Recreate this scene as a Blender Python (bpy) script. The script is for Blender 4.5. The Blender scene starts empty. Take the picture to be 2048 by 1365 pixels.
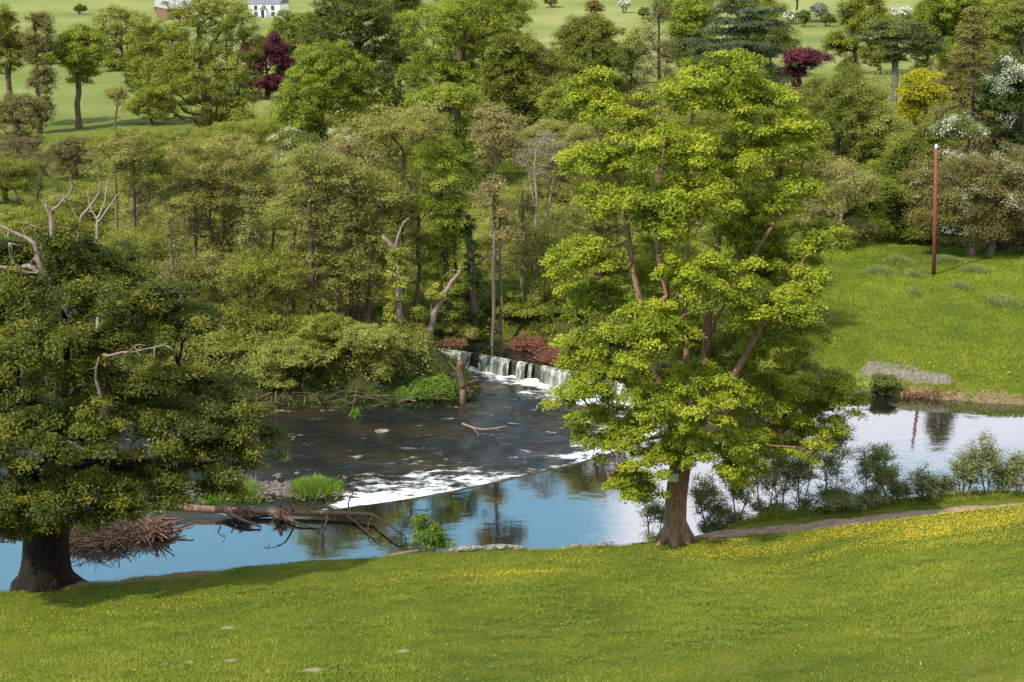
import bpy, math, numpy as np
from mathutils import Vector, geometry
rng = np.random.default_rng(11)
R = math.radians
scene = bpy.context.scene
COL = scene.collection

# ------------------------------------------------------------------ camera
F, U0, V0, CZ, PITCH = 2844.0, 1024.0, 682.5, 25.0, R(15.6)
cp, sp = math.cos(PITCH), math.sin(PITCH)
cam_d = bpy.data.cameras.new('camera'); cam = bpy.data.objects.new('camera', cam_d); COL.objects.link(cam)
cam.location = (0, 0, CZ); cam.rotation_euler = (R(90) - PITCH, 0, 0)
cam_d.sensor_width = 36; cam_d.lens = 36 * F / 2048; cam_d.clip_start = 0.5; cam_d.clip_end = 6000
scene.camera = cam

# ------------------------------------------------------------------ light
SUN_AZ = math.atan2(-0.73, -0.69)      # from +Y, clockwise
SUN_EL = R(47)
sd = Vector((math.sin(SUN_AZ) * math.cos(SUN_EL), math.cos(SUN_AZ) * math.cos(SUN_EL), math.sin(SUN_EL)))
sl = bpy.data.lights.new('sun', 'SUN'); sl.energy = 4.3; sl.angle = R(0.5); sl.color = (1.0, 0.94, 0.84)
so = bpy.data.objects.new('sun', sl); COL.objects.link(so); so.rotation_euler = sd.to_track_quat('Z', 'Y').to_euler()
so.location = (0, 0, 60)
w = bpy.data.worlds.new('World'); scene.world = w; w.use_nodes = True
wn, wl = w.node_tree.nodes, w.node_tree.links
wn.clear()
wo = wn.new('ShaderNodeOutputWorld'); bg = wn.new('ShaderNodeBackground'); bg.inputs[1].default_value = 0.13
sky = wn.new('ShaderNodeTexSky'); sky.sky_type = 'NISHITA'; sky.sun_disc = False
sky.sun_elevation = SUN_EL; sky.sun_rotation = SUN_AZ % (2 * math.pi); sky.air_density = 1.0; sky.dust_density = 0.6; sky.ozone_density = 1.6
tc = wn.new('ShaderNodeTexCoord')
mp = wn.new('ShaderNodeMapping'); mp.inputs['Scale'].default_value = (1, 1, 2.2); mp.inputs['Location'].default_value = (0.35, 0.1, 0)
nz = wn.new('ShaderNodeTexNoise'); nz.inputs['Scale'].default_value = 3.2; nz.inputs['Detail'].default_value = 7; nz.inputs['Roughness'].default_value = 0.55
sx = wn.new('ShaderNodeSeparateXYZ')
bias = wn.new('ShaderNodeMath'); bias.operation = 'MULTIPLY_ADD'; bias.inputs[1].default_value = 2.6; bias.inputs[2].default_value = 0.0
bmx = wn.new('ShaderNodeClamp'); bmx.inputs['Min'].default_value = -0.13; bmx.inputs['Max'].default_value = 0.24
add = wn.new('ShaderNodeMath'); add.operation = 'ADD'
cr = wn.new('ShaderNodeMapRange'); cr.interpolation_type = 'SMOOTHSTEP'
cr.inputs['From Min'].default_value = 0.50; cr.inputs['From Max'].default_value = 0.68
mix = wn.new('ShaderNodeMix'); mix.data_type = 'RGBA'
mix.inputs['B'].default_value = (8.0, 8.2, 9.1, 1)
wl.new(tc.outputs['Generated'], mp.inputs[0]); wl.new(mp.outputs[0], nz.inputs[0]); wl.new(tc.outputs['Generated'], sx.inputs[0])
wl.new(sx.outputs[0], bias.inputs[0]); wl.new(bias.outputs[0], bmx.inputs[0]); wl.new(nz.outputs[0], add.inputs[0]); wl.new(bmx.outputs[0], add.inputs[1])
wl.new(add.outputs[0], cr.inputs[0]); wl.new(cr.outputs[0], mix.inputs['Factor'])
tint = wn.new('ShaderNodeMix'); tint.data_type = 'RGBA'; tint.blend_type = 'MULTIPLY'; tint.inputs['Factor'].default_value = 1; tint.inputs['B'].default_value = (1.45, 1.8, 1.5, 1)
wl.new(sky.outputs[0], tint.inputs['A']); wl.new(tint.outputs['Result'], mix.inputs['A']); wl.new(mix.outputs['Result'], bg.inputs[0]); wl.new(bg.outputs[0], wo.inputs[0])
scene.view_settings.view_transform = 'Standard'; scene.view_settings.look = 'None'
scene.view_settings.exposure = 0.56; scene.view_settings.gamma = 1; scene.view_settings.use_curve_mapping = False
scene.render.engine = 'CYCLES'
scene.cycles.max_bounces = 6; scene.cycles.diffuse_bounces = 3; scene.cycles.glossy_bounces = 3; scene.cycles.transmission_bounces = 4
scene.cycles.caustics_reflective = False; scene.cycles.caustics_refractive = False
scene.cycles.use_adaptive_sampling = True; scene.cycles.adaptive_threshold = 0.02
scene.cycles.use_denoising = True; scene.cycles.denoiser = 'OPENIMAGEDENOISE'; scene.cycles.denoising_prefilter = 'ACCURATE'
scene.cycles.sample_clamp_indirect = 6

# ------------------------------------------------------------------ picture ray -> world point
def ray(u, v):
    a, b = (u - U0) / F, (v - V0) / F
    return np.array([a, cp - b * sp, -sp - b * cp])
def at_z(u, v, z=0.0):
    d = ray(u, v); t = (z - CZ) / d[2]; return np.array([0, 0, CZ]) + d * t
def at_y(u, v, Y):
    d = ray(u, v); t = Y / d[1]; return np.array([0, 0, CZ]) + d * t
def scl(Y, z=5.0):
    return (Y * cp + (CZ - z) * sp) / F

# ------------------------------------------------------------------ materials
def newmat(name):
    m = bpy.data.materials.new(name); m.use_nodes = True; n = m.node_tree.nodes; n.clear()
    return m, n, m.node_tree.links
def ramp(n, stops):
    r = n.new('ShaderNodeValToRGB'); e = r.color_ramp.elements
    while len(e) < len(stops): e.new(0.5)
    for i, (p, c) in enumerate(stops): e[i].position = p; e[i].color = (*c, 1)
    return r
LEAFK = 1.2
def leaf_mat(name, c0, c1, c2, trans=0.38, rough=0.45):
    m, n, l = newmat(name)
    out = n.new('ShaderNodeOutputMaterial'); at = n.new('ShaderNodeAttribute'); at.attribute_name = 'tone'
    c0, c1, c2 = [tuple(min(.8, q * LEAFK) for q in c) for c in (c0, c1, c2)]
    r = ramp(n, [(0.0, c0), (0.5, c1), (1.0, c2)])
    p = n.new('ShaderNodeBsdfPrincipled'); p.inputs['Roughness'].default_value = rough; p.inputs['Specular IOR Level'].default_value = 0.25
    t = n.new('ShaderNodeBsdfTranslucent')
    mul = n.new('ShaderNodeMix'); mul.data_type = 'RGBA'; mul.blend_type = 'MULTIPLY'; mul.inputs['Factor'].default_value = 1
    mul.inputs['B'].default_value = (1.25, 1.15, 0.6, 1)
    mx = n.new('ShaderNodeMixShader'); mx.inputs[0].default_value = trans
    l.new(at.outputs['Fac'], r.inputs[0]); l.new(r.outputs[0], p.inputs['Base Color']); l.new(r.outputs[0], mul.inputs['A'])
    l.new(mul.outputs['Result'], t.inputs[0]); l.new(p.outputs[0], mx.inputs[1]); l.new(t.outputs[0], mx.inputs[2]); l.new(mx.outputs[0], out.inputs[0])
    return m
def bark_mat(name, a, b, scale=2.5):
    m, n, l = newmat(name)
    out = n.new('ShaderNodeOutputMaterial'); tcn = n.new('ShaderNodeTexCoord'); mpn = n.new('ShaderNodeMapping'); mpn.inputs['Scale'].default_value = (1, 1, 0.25)
    z = n.new('ShaderNodeTexNoise'); z.inputs['Scale'].default_value = scale * 3; z.inputs['Detail'].default_value = 6; z.inputs['Roughness'].default_value = 0.7
    r = ramp(n, [(0.3, a), (0.7, b)])
    p = n.new('ShaderNodeBsdfPrincipled'); p.inputs['Roughness'].default_value = 0.9; p.inputs['Specular IOR Level'].default_value = 0.15
    bp = n.new('ShaderNodeBump'); bp.inputs['Strength'].default_value = 0.8; bp.inputs['Distance'].default_value = 0.06
    l.new(tcn.outputs['Object'], mpn.inputs[0]); l.new(mpn.outputs[0], z.inputs[0]); l.new(z.outputs[0], r.inputs[0]); l.new(r.outputs[0], p.inputs['Base Color'])
    l.new(z.outputs[0], bp.inputs['Height']); l.new(bp.outputs[0], p.inputs['Normal']); l.new(p.outputs[0], out.inputs[0])
    return m
def plain_mat(name, a, b, scale=6.0, rough=0.8, bump=0.3):
    m, n, l = newmat(name)
    out = n.new('ShaderNodeOutputMaterial'); tcn = n.new('ShaderNodeTexCoord')
    z = n.new('ShaderNodeTexNoise'); z.inputs['Scale'].default_value = scale; z.inputs['Detail'].default_value = 5
    r = ramp(n, [(0.3, a), (0.7, b)])
    p = n.new('ShaderNodeBsdfPrincipled'); p.inputs['Roughness'].default_value = rough; p.inputs['Specular IOR Level'].default_value = 0.25
    bp = n.new('ShaderNodeBump'); bp.inputs['Strength'].default_value = bump; bp.inputs['Distance'].default_value = 0.03
    l.new(tcn.outputs['Object'], z.inputs[0]); l.new(z.outputs[0], r.inputs[0]); l.new(r.outputs[0], p.inputs['Base Color'])
    l.new(z.outputs[0], bp.inputs['Height']); l.new(bp.outputs[0], p.inputs['Normal']); l.new(p.outputs[0], out.inputs[0])
    return m

L = dict(
    syc=leaf_mat('leaf_sycamore', (0.11, 0.15, 0.012), (0.22, 0.26, 0.016), (0.34, 0.355, 0.03), .42),
    oak=leaf_mat('leaf_oak', (0.042, 0.058, 0.009), (0.095, 0.118, 0.013), (0.185, 0.17, 0.02)),
    beech=leaf_mat('leaf_beech', (0.085, 0.12, 0.012), (0.175, 0.215, 0.018), (0.28, 0.30, 0.03)),
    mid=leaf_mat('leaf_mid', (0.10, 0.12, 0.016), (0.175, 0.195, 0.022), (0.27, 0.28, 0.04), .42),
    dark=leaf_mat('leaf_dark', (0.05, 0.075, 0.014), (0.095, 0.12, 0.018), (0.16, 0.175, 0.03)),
    olive=leaf_mat('leaf_olive', (0.08, 0.10, 0.015), (0.14, 0.16, 0.02), (0.22, 0.21, 0.035)),
    pale=leaf_mat('leaf_pale', (0.145, 0.165, 0.03), (0.24, 0.255, 0.052), (0.34, 0.345, 0.09), .45),
    willow=leaf_mat('leaf_willow', (0.145, 0.15, 0.032), (0.235, 0.225, 0.055), (0.33, 0.30, 0.09), .45),
    tan=leaf_mat('leaf_tan', (0.16, 0.13, 0.05), (0.25, 0.20, 0.08), (0.30, 0.27, 0.10)),
    brown=leaf_mat('leaf_brown', (0.11, 0.09, 0.03), (0.17, 0.13, 0.035), (0.20, 0.19, 0.05)),
    redtwig=leaf_mat('leaf_reddish', (0.10, 0.085, 0.03), (0.15, 0.125, 0.04), (0.20, 0.19, 0.055)),
    copper=leaf_mat('leaf_copper', (0.035, 0.007, 0.012), (0.08, 0.012, 0.022), (0.15, 0.03, 0.04), 0.2),
    cedar=leaf_mat('leaf_cedar', (0.024, 0.036, 0.014), (0.055, 0.072, 0.03), (0.13, 0.15, 0.07), 0.1, .8),
    pine=leaf_mat('leaf_pine', (0.035, 0.05, 0.012), (0.07, 0.085, 0.016), (0.16, 0.15, 0.03), 0.12),
    gold=leaf_mat('leaf_gold', (0.18, 0.20, 0.012), (0.31, 0.29, 0.015), (0.42, 0.37, 0.022)),
    ivy=leaf_mat('leaf_ivy', (0.10, 0.12, 0.015), (0.22, 0.24, 0.03), (0.40, 0.38, 0.09)),
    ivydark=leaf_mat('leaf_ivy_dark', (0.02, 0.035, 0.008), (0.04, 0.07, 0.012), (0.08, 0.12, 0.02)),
    white=leaf_mat('blossom_white', (0.20, 0.24, 0.12), (0.45, 0.45, 0.34), (0.62, 0.60, 0.52), 0.2),
    fern=leaf_mat('leaf_fresh', (0.055, 0.10, 0.014), (0.10, 0.175, 0.02), (0.17, 0.26, 0.03)),
    sap=leaf_mat('leaf_sapling', (0.11, 0.14, 0.04), (0.19, 0.225, 0.07), (0.27, 0.29, 0.10), .45),
)
B = dict(
    syc=bark_mat('bark_sycamore', (0.10, 0.048, 0.03), (0.38, 0.22, 0.15), 3),
    oak=bark_mat('bark_oak_shaded', (0.006, 0.005, 0.004), (0.026, 0.019, 0.014), 2.5),  # near-black: the crown's shade on the trunk is put into the bark colour
    grey=bark_mat('bark_grey', (0.07, 0.055, 0.04), (0.20, 0.16, 0.12)),
    brown=bark_mat('bark_brown', (0.065, 0.042, 0.03), (0.19, 0.12, 0.085)),
    pale=bark_mat('bark_pale', (0.15, 0.12, 0.09), (0.38, 0.32, 0.26)),
    dead=bark_mat('dead_wood', (0.10, 0.065, 0.05), (0.34, 0.25, 0.205), 4),
    heap=bark_mat('heap_wood', (0.03, 0.019, 0.014), (0.17, 0.105, 0.075), 3),
    drift=bark_mat('driftwood', (0.07, 0.038, 0.025), (0.27, 0.17, 0.125), 3),
    brush=bark_mat('brushwood', (0.10, 0.035, 0.022), (0.30, 0.13, 0.085), 3),
)

# ------------------------------------------------------------------ mesh helpers
class MB:
    def __init__(s): s.v = []; s.q = []; s.t = []; s.n = 0
    def add(s, v, q=None, t=None):
        v = np.asarray(v, float)
        if q is not None and len(q): s.q.append(np.asarray(q, int) + s.n)
        if t is not None and len(t): s.t.append(np.asarray(t, int) + s.n)
        s.v.append(v); s.n += len(v)
    def tube(s, pts, rad, sides=6, cap=True):
        pts = np.asarray(pts, float); rad = np.asarray(rad, float); n = len(pts)
        if n < 2: return
        tg = np.gradient(pts, axis=0); tg /= (np.linalg.norm(tg, axis=1, keepdims=True) + 1e-9)
        ref = np.array([0.0, 0, 1.0]) if abs(tg[:, 2].mean()) < 0.8 else np.array([0.0, 1.0, 0])
        a = np.cross(tg, ref); a /= (np.linalg.norm(a, axis=1, keepdims=True) + 1e-9); b = np.cross(tg, a)
        th = np.arange(sides) * 2 * np.pi / sides
        ring = pts[:, None, :] + rad[:, None, None] * (np.cos(th)[None, :, None] * a[:, None, :] + np.sin(th)[None, :, None] * b[:, None, :])
        v = ring.reshape(-1, 3); i = np.arange(n - 1)[:, None] * sides; j = np.arange(sides)[None, :]; k = (j + 1) % sides
        q = np.stack([i + j, i + k, i + sides + k, i + sides + j], -1).reshape(-1, 4)
        t = []
        if cap:
            v = np.vstack([v, pts[0], pts[-1]]); m = n * sides
            for jj in range(sides):
                kk = (jj + 1) % sides
                t.append((m, kk, jj)); t.append((m + 1, (n - 1) * sides + jj, (n - 1) * sides + kk))
        s.add(v, q, t)
    def box(s, c, h, rz=0.0):
        c = np.array(c, float); h = np.array(h, float)
        v = np.array([(x, y, z) for z in (-1, 1) for y in (-1, 1) for x in (-1, 1)], float) * h
        ca, sa = math.cos(rz), math.sin(rz)
        v = np.stack([v[:, 0] * ca - v[:, 1] * sa, v[:, 0] * sa + v[:, 1] * ca, v[:, 2]], 1) + c
        s.add(v, [(0, 2, 3, 1), (4, 5, 7, 6), (0, 1, 5, 4), (2, 6, 7, 3), (0, 4, 6, 2), (1, 3, 7, 5)])
def mk(name, mb, mat, parent=None, off=(0, 0, 0), attrs=None, smooth=False):
    v = np.vstack(mb.v) - np.asarray(off, float)
    q = np.vstack(mb.q) if mb.q else np.zeros((0, 4), int); t = np.vstack(mb.t) if mb.t else np.zeros((0, 3), int)
    me = bpy.data.meshes.new(name); me.vertices.add(len(v)); me.vertices.foreach_set('co', v.astype(np.float32).ravel())
    idx = np.concatenate([q.ravel(), t.ravel()]); me.loops.add(len(idx)); me.loops.foreach_set('vertex_index', idx.astype(np.int32))
    st = np.concatenate([np.arange(len(q)) * 4, len(q) * 4 + np.arange(len(t)) * 3])
    me.polygons.add(len(st)); me.polygons.foreach_set('loop_start', st.astype(np.int32))
    me.polygons.foreach_set('use_smooth', np.full(len(st), smooth))
    me.update(calc_edges=True)
    for k, (dom, arr) in (attrs or {}).items():
        a = me.attributes.new(k, 'FLOAT', dom); a.data.foreach_set('value', np.asarray(arr, np.float32))
    me.materials.append(mat)
    o = bpy.data.objects.new(name, me); COL.objects.link(o)
    if parent is not None: o.parent = parent
    else: o.location = off
    return o
def tag(o, label=None, cat=None, group=None, kind=None):
    if label: o['label'] = label
    if cat: o['category'] = cat
    if group: o['group'] = group
    if kind: o['kind'] = kind
    return o
def thing(name, label, cat, loc, group=None, rz=0):
    o = bpy.data.objects.new(name, None); COL.objects.link(o); o.location = loc; o.rotation_euler = (0, 0, rz); o.empty_display_size = 0.3
    return tag(o, label, cat, group)
def unit(a): return a / (np.linalg.norm(a, axis=-1, keepdims=True) + 1e-9)
def leaves(mb, c, nrm, size, aspect=0.62):
    """kite leaves, slightly folded"""
    N = len(c)
    if N == 0: return
    nrm = unit(nrm); r = unit(rng.normal(size=(N, 3))); t = unit(np.cross(nrm, r)); b = np.cross(nrm, t)
    s = (np.asarray(size) * rng.uniform(0.65, 1.25, N))[:, None]
    v = np.stack([c - t * s * .5, c + b * s * aspect * .5 + nrm * s * .09, c + t * s * .5 - nrm * s * .08, c - b * s * aspect * .5 + nrm * s * .09], 1).reshape(-1, 3)
    mb.add(v, np.arange(4 * N).reshape(N, 4))

# ------------------------------------------------------------------ ground shape
CREST_PX = [(-700, 1135), (-200, 1105), (0, 1085), (180, 1066), (340, 1050), (480, 1038), (600, 1028), (700, 1017), (800, 1003), (900, 985), (985, 967), (1060, 950), (1130, 934),
            (1200, 915), (1270, 890), (1330, 862), (1360, 832), (1350, 806), (1305, 784), (1240, 764), (1170, 748), (1090, 733), (1020, 720), (945, 706), (868, 697), (835, 693)]
CREST = np.array([at_z(u, v, 0)[:2] for u, v in CREST_PX])
def resample(p, step):
    d = np.r_[0, np.cumsum(np.linalg.norm(np.diff(p, axis=0), axis=1))]; n = max(2, int(d[-1] / step))
    s = np.linspace(0, d[-1], n); return np.stack([np.interp(s, d, p[:, k]) for k in range(p.shape[1])], 1)
def chaikin(p, it=2):
    for _ in range(it):
        a, b = p[:-1], p[1:]; q = np.empty((2 * len(a), p.shape[1])); q[0::2] = .75 * a + .25 * b; q[1::2] = .25 * a + .75 * b
        p = np.vstack([p[:1], q, p[-1:]])
    return p
CREST = resample(chaikin(CREST), 0.45)
NEAR = [(-70, 49.5), (-40, 50.0), (-19.8, 51.5), (-8.6, 54.2), (-2.5, 55.0), (3.6, 55.2), (6.6, 55.4), (8.5, 56.8), (10.5, 58.1), (14, 59.2), (20, 60.6), (40, 62), (90, 62)]
FARR = [(90, 77)] + [tuple(at_z(u, v, 0)[:2]) for u, v in [(2300, 820), (2048, 812), (1960, 806), (1880, 800), (1800, 794), (1735, 784), (1690, 768), (1640, 756), (1500, 746), (1400, 738), (1300, 722), (1200, 706),
        (1100, 692), (1000, 680), (930, 674), (850, 680), (832, 690)]]
LOWL = [tuple(at_z(u, v, -1)[:2]) for u, v in [(836, 716), (845, 745), (925, 768), (932, 788), (880, 800), (760, 806), (640, 806), (535, 802), (300, 795), (0, 785), (-500, 775), (-1000, 770)]]
RIVER = np.array(NEAR + FARR + LOWL)
BEND = np.array([(22, 121), (29, 116.5), (36, 112.0), (46, 108.5), (60, 106), (100, 98), (100, 108), (62, 117), (46, 124), (32, 132), (22, 131)])
def sdist(P, poly):
    """signed distance (n,2) to polygon; positive inside"""
    a = poly; b = np.roll(poly, -1, axis=0); dm = np.full(len(P), 1e9); ins = np.zeros(len(P), bool)
    for i in range(len(a)):
        e = b[i] - a[i]; wv = P - a[i]; t = np.clip((wv @ e) / (e @ e + 1e-12), 0, 1)
        dm = np.minimum(dm, np.hypot(wv[:, 0] - t * e[0], wv[:, 1] - t * e[1]))
        c = ((a[i, 1] <= P[:, 1]) & (b[i, 1] > P[:, 1])) | ((b[i, 1] <= P[:, 1]) & (a[i, 1] > P[:, 1]))
        xx = a[i, 0] + (P[:, 1] - a[i, 1]) / (e[1] if abs(e[1]) > 1e-12 else 1e-12) * e[0]
        ins ^= c & (P[:, 0] < xx)
    return np.where(ins, dm, -dm)
def pdist(P, line):
    dm = np.full(len(P), 1e9)
    for i in range(len(line) - 1):
        e = line[i + 1] - line[i]; wv = P - line[i]; t = np.clip((wv @ e) / (e @ e + 1e-12), 0, 1)
        dm = np.minimum(dm, np.hypot(wv[:, 0] - t * e[0], wv[:, 1] - t * e[1]))
    return dm
def smooth_noise(x, y, s, seed=0):
    r = np.random.default_rng(seed); out = np.zeros_like(x, float)
    for k in range(6):
        a = r.uniform(0, 2 * np.pi); f = s * r.uniform(0.6, 1.6); ph = r.uniform(0, 6.28)
        out += np.sin((x * np.cos(a) + y * np.sin(a)) * f + ph)
    return out / 6 ** .5
LX = [-60, -19.8, -8.6, -2.5, 3.6, 7.3, 9.8, 12.0, 19, 40, 90]
LY = [47, 50.3, 52.9, 53.7, 53.9, 53.4, 52.3, 50.5, 49, 46, 40]
LZ = [1.2, 1.0, 1.0, 1.1, 1.3, 1.7, 2.25, 3.46, 5.06, 8.5, 14]
BN = [1.0, 0.85, 0.8, 0.9, 1.1, 1.6, 1.55, 1.5, 1.5, 1.6, 1.6]
def ground(x, y):
    x = np.atleast_1d(np.asarray(x, float)); y = np.atleast_1d(np.asarray(y, float)); P = np.stack([x, y], 1)
    yl = np.interp(x, LX, LY); zl = np.interp(x, LX, LZ); bn = np.interp(x, LX, BN); t = yl - y
    front = zl + 0.33 * t - 0.55 * (1 - np.exp(-np.maximum(t, 0) / 1.8))
    front += 0.10 * smooth_noise(x, y, 0.45, 3) * np.clip(t / 3, 0, 1)
    k = np.maximum(-t, 0); back = np.maximum(zl - 0.45 * k - 0.05 * k * k, bn)
    front = np.minimum(front, 20.5 + 0.1 * np.clip(front - 20.5, 0, 99)); near = np.where(t > 0, front, back)
    far = np.interp(y, [60, 76, 84, 95, 105, 125, 150, 200, 260, 350, 420, 500, 700, 1600], [1.2, 1.0, 1.5, 1.9, 1.7, 1.8, 2.9, 3.6, 4.2, 4.6, 6.0, 13, 40, 190])
    far = far + 0.18 * smooth_noise(x, y, 0.12, 5) * np.clip((y - 78) / 8, 0, 1) + 5 * smooth_noise(x, y, 0.012, 6) * np.clip((y - 400) / 200, 0, 1)
    wv = np.clip((y - 62) / 6, 0, 1); land = near * (1 - wv) + far * wv
    d = sdist(P, RIVER); d2 = sdist(P, BEND); d = np.maximum(d, d2)
    out = -d
    bank = np.where(out > 0, -0.12 + 1.0 * out + 0.1 * smooth_noise(x, y, 2.2, 8), -0.12 - 0.9 * d)
    return np.maximum(np.minimum(land, bank), -2.6)
def gz(x, y): return float(ground(x, y)[0])
def base_at(u, Y):
    z = 2.0
    for _ in range(6):
        x = (u - U0) / F * (Y * cp + (CZ - z) * sp); z = gz(x, Y)
    return np.array([x, Y, z])

def ground_Y(u, v, lo=60, hi=1200):
    ys = np.arange(lo, hi, 2.0); p = np.array([at_y(u, v, y) for y in ys]); g = ground(p[:, 0], p[:, 1]); k = np.where(p[:, 2] <= g)[0]
    return float(ys[k[0]]) if len(k) else float(hi)
def axis_grid(a):
    out = []
    for (s, e, st) in a: out += list(np.arange(s, e, st))
    return np.array(out + [a[-1][1]])
gx = axis_grid([(-900, -200, 50), (-200, -80, 12), (-80, -34, 2.0), (-34, 40, 0.5), (40, 80, 2.0), (80, 200, 12), (200, 900, 50)])
gy = axis_grid([(-40, 20, 3), (20, 64, 0.5), (64, 100, 0.6), (100, 140, 1.0), (140, 300, 5), (300, 1600, 20)])
GX, GY = np.meshgrid(gx, gy); gxx, gyy = GX.ravel(), GY.ravel(); gzz = ground(gxx, gyy)
P2 = np.stack([gxx, gyy], 1); rd = -np.maximum(sdist(P2, RIVER), sdist(P2, BEND))
# soil where feet, water or shade keep the grass thin
def wpoly(px, z): return np.array([at_z(u, v, z)[:2] for u, v in px])
fieldpoly = np.array(list(wpoly([(1640, 745), (1760, 775), (2060, 800), (2500, 830)], 0.6)) + [(90, 90), (90, 98), (60, 103.5), (38, 108.5), (28, 113), (21.5, 109), (20, 100), (18.5, 92)])
fdist = sdist(P2, fieldpoly)
soil = np.clip(1.2 - rd / 0.9, 0, 1)
soil *= 1 - ((gyy > 70) & (gxx < 12)) * .9
soil = np.maximum(soil, np.clip(1.15 - pdist(P2, wpoly([(-150, 1185), (60, 1172), (260, 1156), (420, 1143)], 1.0)) / 0.9, 0, 1) * 0.9)
soil = np.maximum(soil, np.clip(1.1 - pdist(P2, wpoly([(520, 1128), (600, 1125), (690, 1121)], 1.0)) / 0.5, 0, 1) * 0.6)
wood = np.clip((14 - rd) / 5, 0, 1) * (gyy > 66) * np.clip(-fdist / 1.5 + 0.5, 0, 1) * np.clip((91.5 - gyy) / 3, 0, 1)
mb = MB(); nx = len(gx); ny = len(gy); i = np.arange(ny - 1)[:, None] * nx; j = np.arange(nx - 1)[None, :]
mb.add(np.stack([gxx, gyy, gzz], 1), np.stack([i + j, i + j + 1, i + nx + j + 1, i + nx + j], -1).reshape(-1, 4))

def ground_mat():
    m, n, l = newmat('meadow_ground')
    out = n.new('ShaderNodeOutputMaterial'); p = n.new('ShaderNodeBsdfPrincipled'); p.inputs['Roughness'].default_value = 0.95; p.inputs['Specular IOR Level'].default_value = 0.1
    g = n.new('ShaderNodeNewGeometry')
    def noise(sc, det=4, ro=0.6):
        z = n.new('ShaderNodeTexNoise'); z.inputs['Scale'].default_value = sc; z.inputs['Detail'].default_value = det; z.inputs['Roughness'].default_value = ro
        l.new(g.outputs['Position'], z.inputs[0]); return z
    big = noise(0.10, 5); med = noise(0.9, 5, 0.65); fine = noise(9, 4, 0.7); far = noise(0.02, 4)
    a = n.new('ShaderNodeMath'); a.operation = 'MULTIPLY_ADD'; a.inputs[1].default_value = 0.5; l.new(big.outputs[0], a.inputs[0])
    b = n.new('ShaderNodeMath'); b.operation = 'MULTIPLY'; b.inputs[1].default_value = 0.5; l.new(med.outputs[0], b.inputs[0]); l.new(b.outputs[0], a.inputs[2])
    r = ramp(n, [(0.36, (0.050, 0.075, 0.008)), (0.5, (0.10, 0.118, 0.011)), (0.63, (0.17, 0.155, 0.024))]); l.new(a.outputs[0], r.inputs[0])
    rf = ramp(n, [(0.3, (0.55, 0.6, 0.6)), (0.7, (1.3, 1.25, 1.3))]); l.new(fine.outputs[0], rf.inputs[0])
    m1 = n.new('ShaderNodeMix'); m1.data_type = 'RGBA'; m1.blend_type = 'MULTIPLY'; m1.inputs['Factor'].default_value = 0.8
    l.new(r.outputs[0], m1.inputs['A']); l.new(rf.outputs[0], m1.inputs['B'])
    at = n.new('ShaderNodeAttribute'); at.attribute_name = 'soil'
    s1 = n.new('ShaderNodeMath'); s1.operation = 'ADD'; l.new(at.outputs['Fac'], s1.inputs[0])
    n2 = noise(2.0, 5, 0.7); s2 = n.new('ShaderNodeMath'); s2.operation = 'MULTIPLY_ADD'; s2.inputs[1].default_value = 1.2; s2.inputs[2].default_value = -0.6; l.new(n2.outputs[0], s2.inputs[0]); l.new(s2.outputs[0], s1.inputs[1])
    s3 = n.new('ShaderNodeMapRange'); s3.interpolation_type = 'SMOOTHSTEP'; s3.inputs['From Min'].default_value = 0.45; s3.inputs['From Max'].default_value = 0.75; l.new(s1.outputs[0], s3.inputs[0])
    rs = ramp(n, [(0.3, (0.10, 0.06, 0.035)), (0.7, (0.30, 0.21, 0.13))]); l.new(fine.outputs[0], rs.inputs[0])
    m2 = n.new('ShaderNodeMix'); m2.data_type = 'RGBA'; l.new(s3.outputs[0], m2.inputs['Factor']); l.new(m1.outputs['Result'], m2.inputs['A']); l.new(rs.outputs[0], m2.inputs['B'])
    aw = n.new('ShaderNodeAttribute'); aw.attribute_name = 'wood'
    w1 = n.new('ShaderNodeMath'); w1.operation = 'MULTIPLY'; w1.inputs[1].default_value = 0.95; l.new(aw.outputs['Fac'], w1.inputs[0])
    rw = ramp(n, [(0.35, (0.018, 0.016, 0.009)), (0.65, (0.05, 0.058, 0.014))]); l.new(med.outputs[0], rw.inputs[0])  # brown woodland floor, darkened to paint the shaded hollow under the bank bushes
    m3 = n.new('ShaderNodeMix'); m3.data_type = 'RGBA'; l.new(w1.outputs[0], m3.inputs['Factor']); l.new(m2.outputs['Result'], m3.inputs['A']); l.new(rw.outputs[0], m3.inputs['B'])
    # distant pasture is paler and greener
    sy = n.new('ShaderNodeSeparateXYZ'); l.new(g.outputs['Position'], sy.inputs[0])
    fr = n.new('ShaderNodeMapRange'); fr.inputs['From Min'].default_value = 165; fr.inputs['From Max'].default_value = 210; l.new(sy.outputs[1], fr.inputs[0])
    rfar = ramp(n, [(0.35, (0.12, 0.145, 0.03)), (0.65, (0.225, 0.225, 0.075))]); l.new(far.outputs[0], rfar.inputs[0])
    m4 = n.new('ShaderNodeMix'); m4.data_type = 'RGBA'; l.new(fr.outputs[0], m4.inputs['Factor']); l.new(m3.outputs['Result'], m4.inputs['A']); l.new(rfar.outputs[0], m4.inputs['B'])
    bp = n.new('ShaderNodeBump'); bp.inputs['Strength'].default_value = 0.7; bp.inputs['Distance'].default_value = 0.12; l.new(fine.outputs[0], bp.inputs['Height'])
    l.new(m4.outputs['Result'], p.inputs['Base Color']); l.new(bp.outputs[0], p.inputs['Normal']); l.new(p.outputs[0], out.inputs[0])
    return m
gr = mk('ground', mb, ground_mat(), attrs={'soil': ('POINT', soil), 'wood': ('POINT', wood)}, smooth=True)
tag(gr, 'green meadow, river banks and far hillside pasture', kind='structure')

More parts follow.
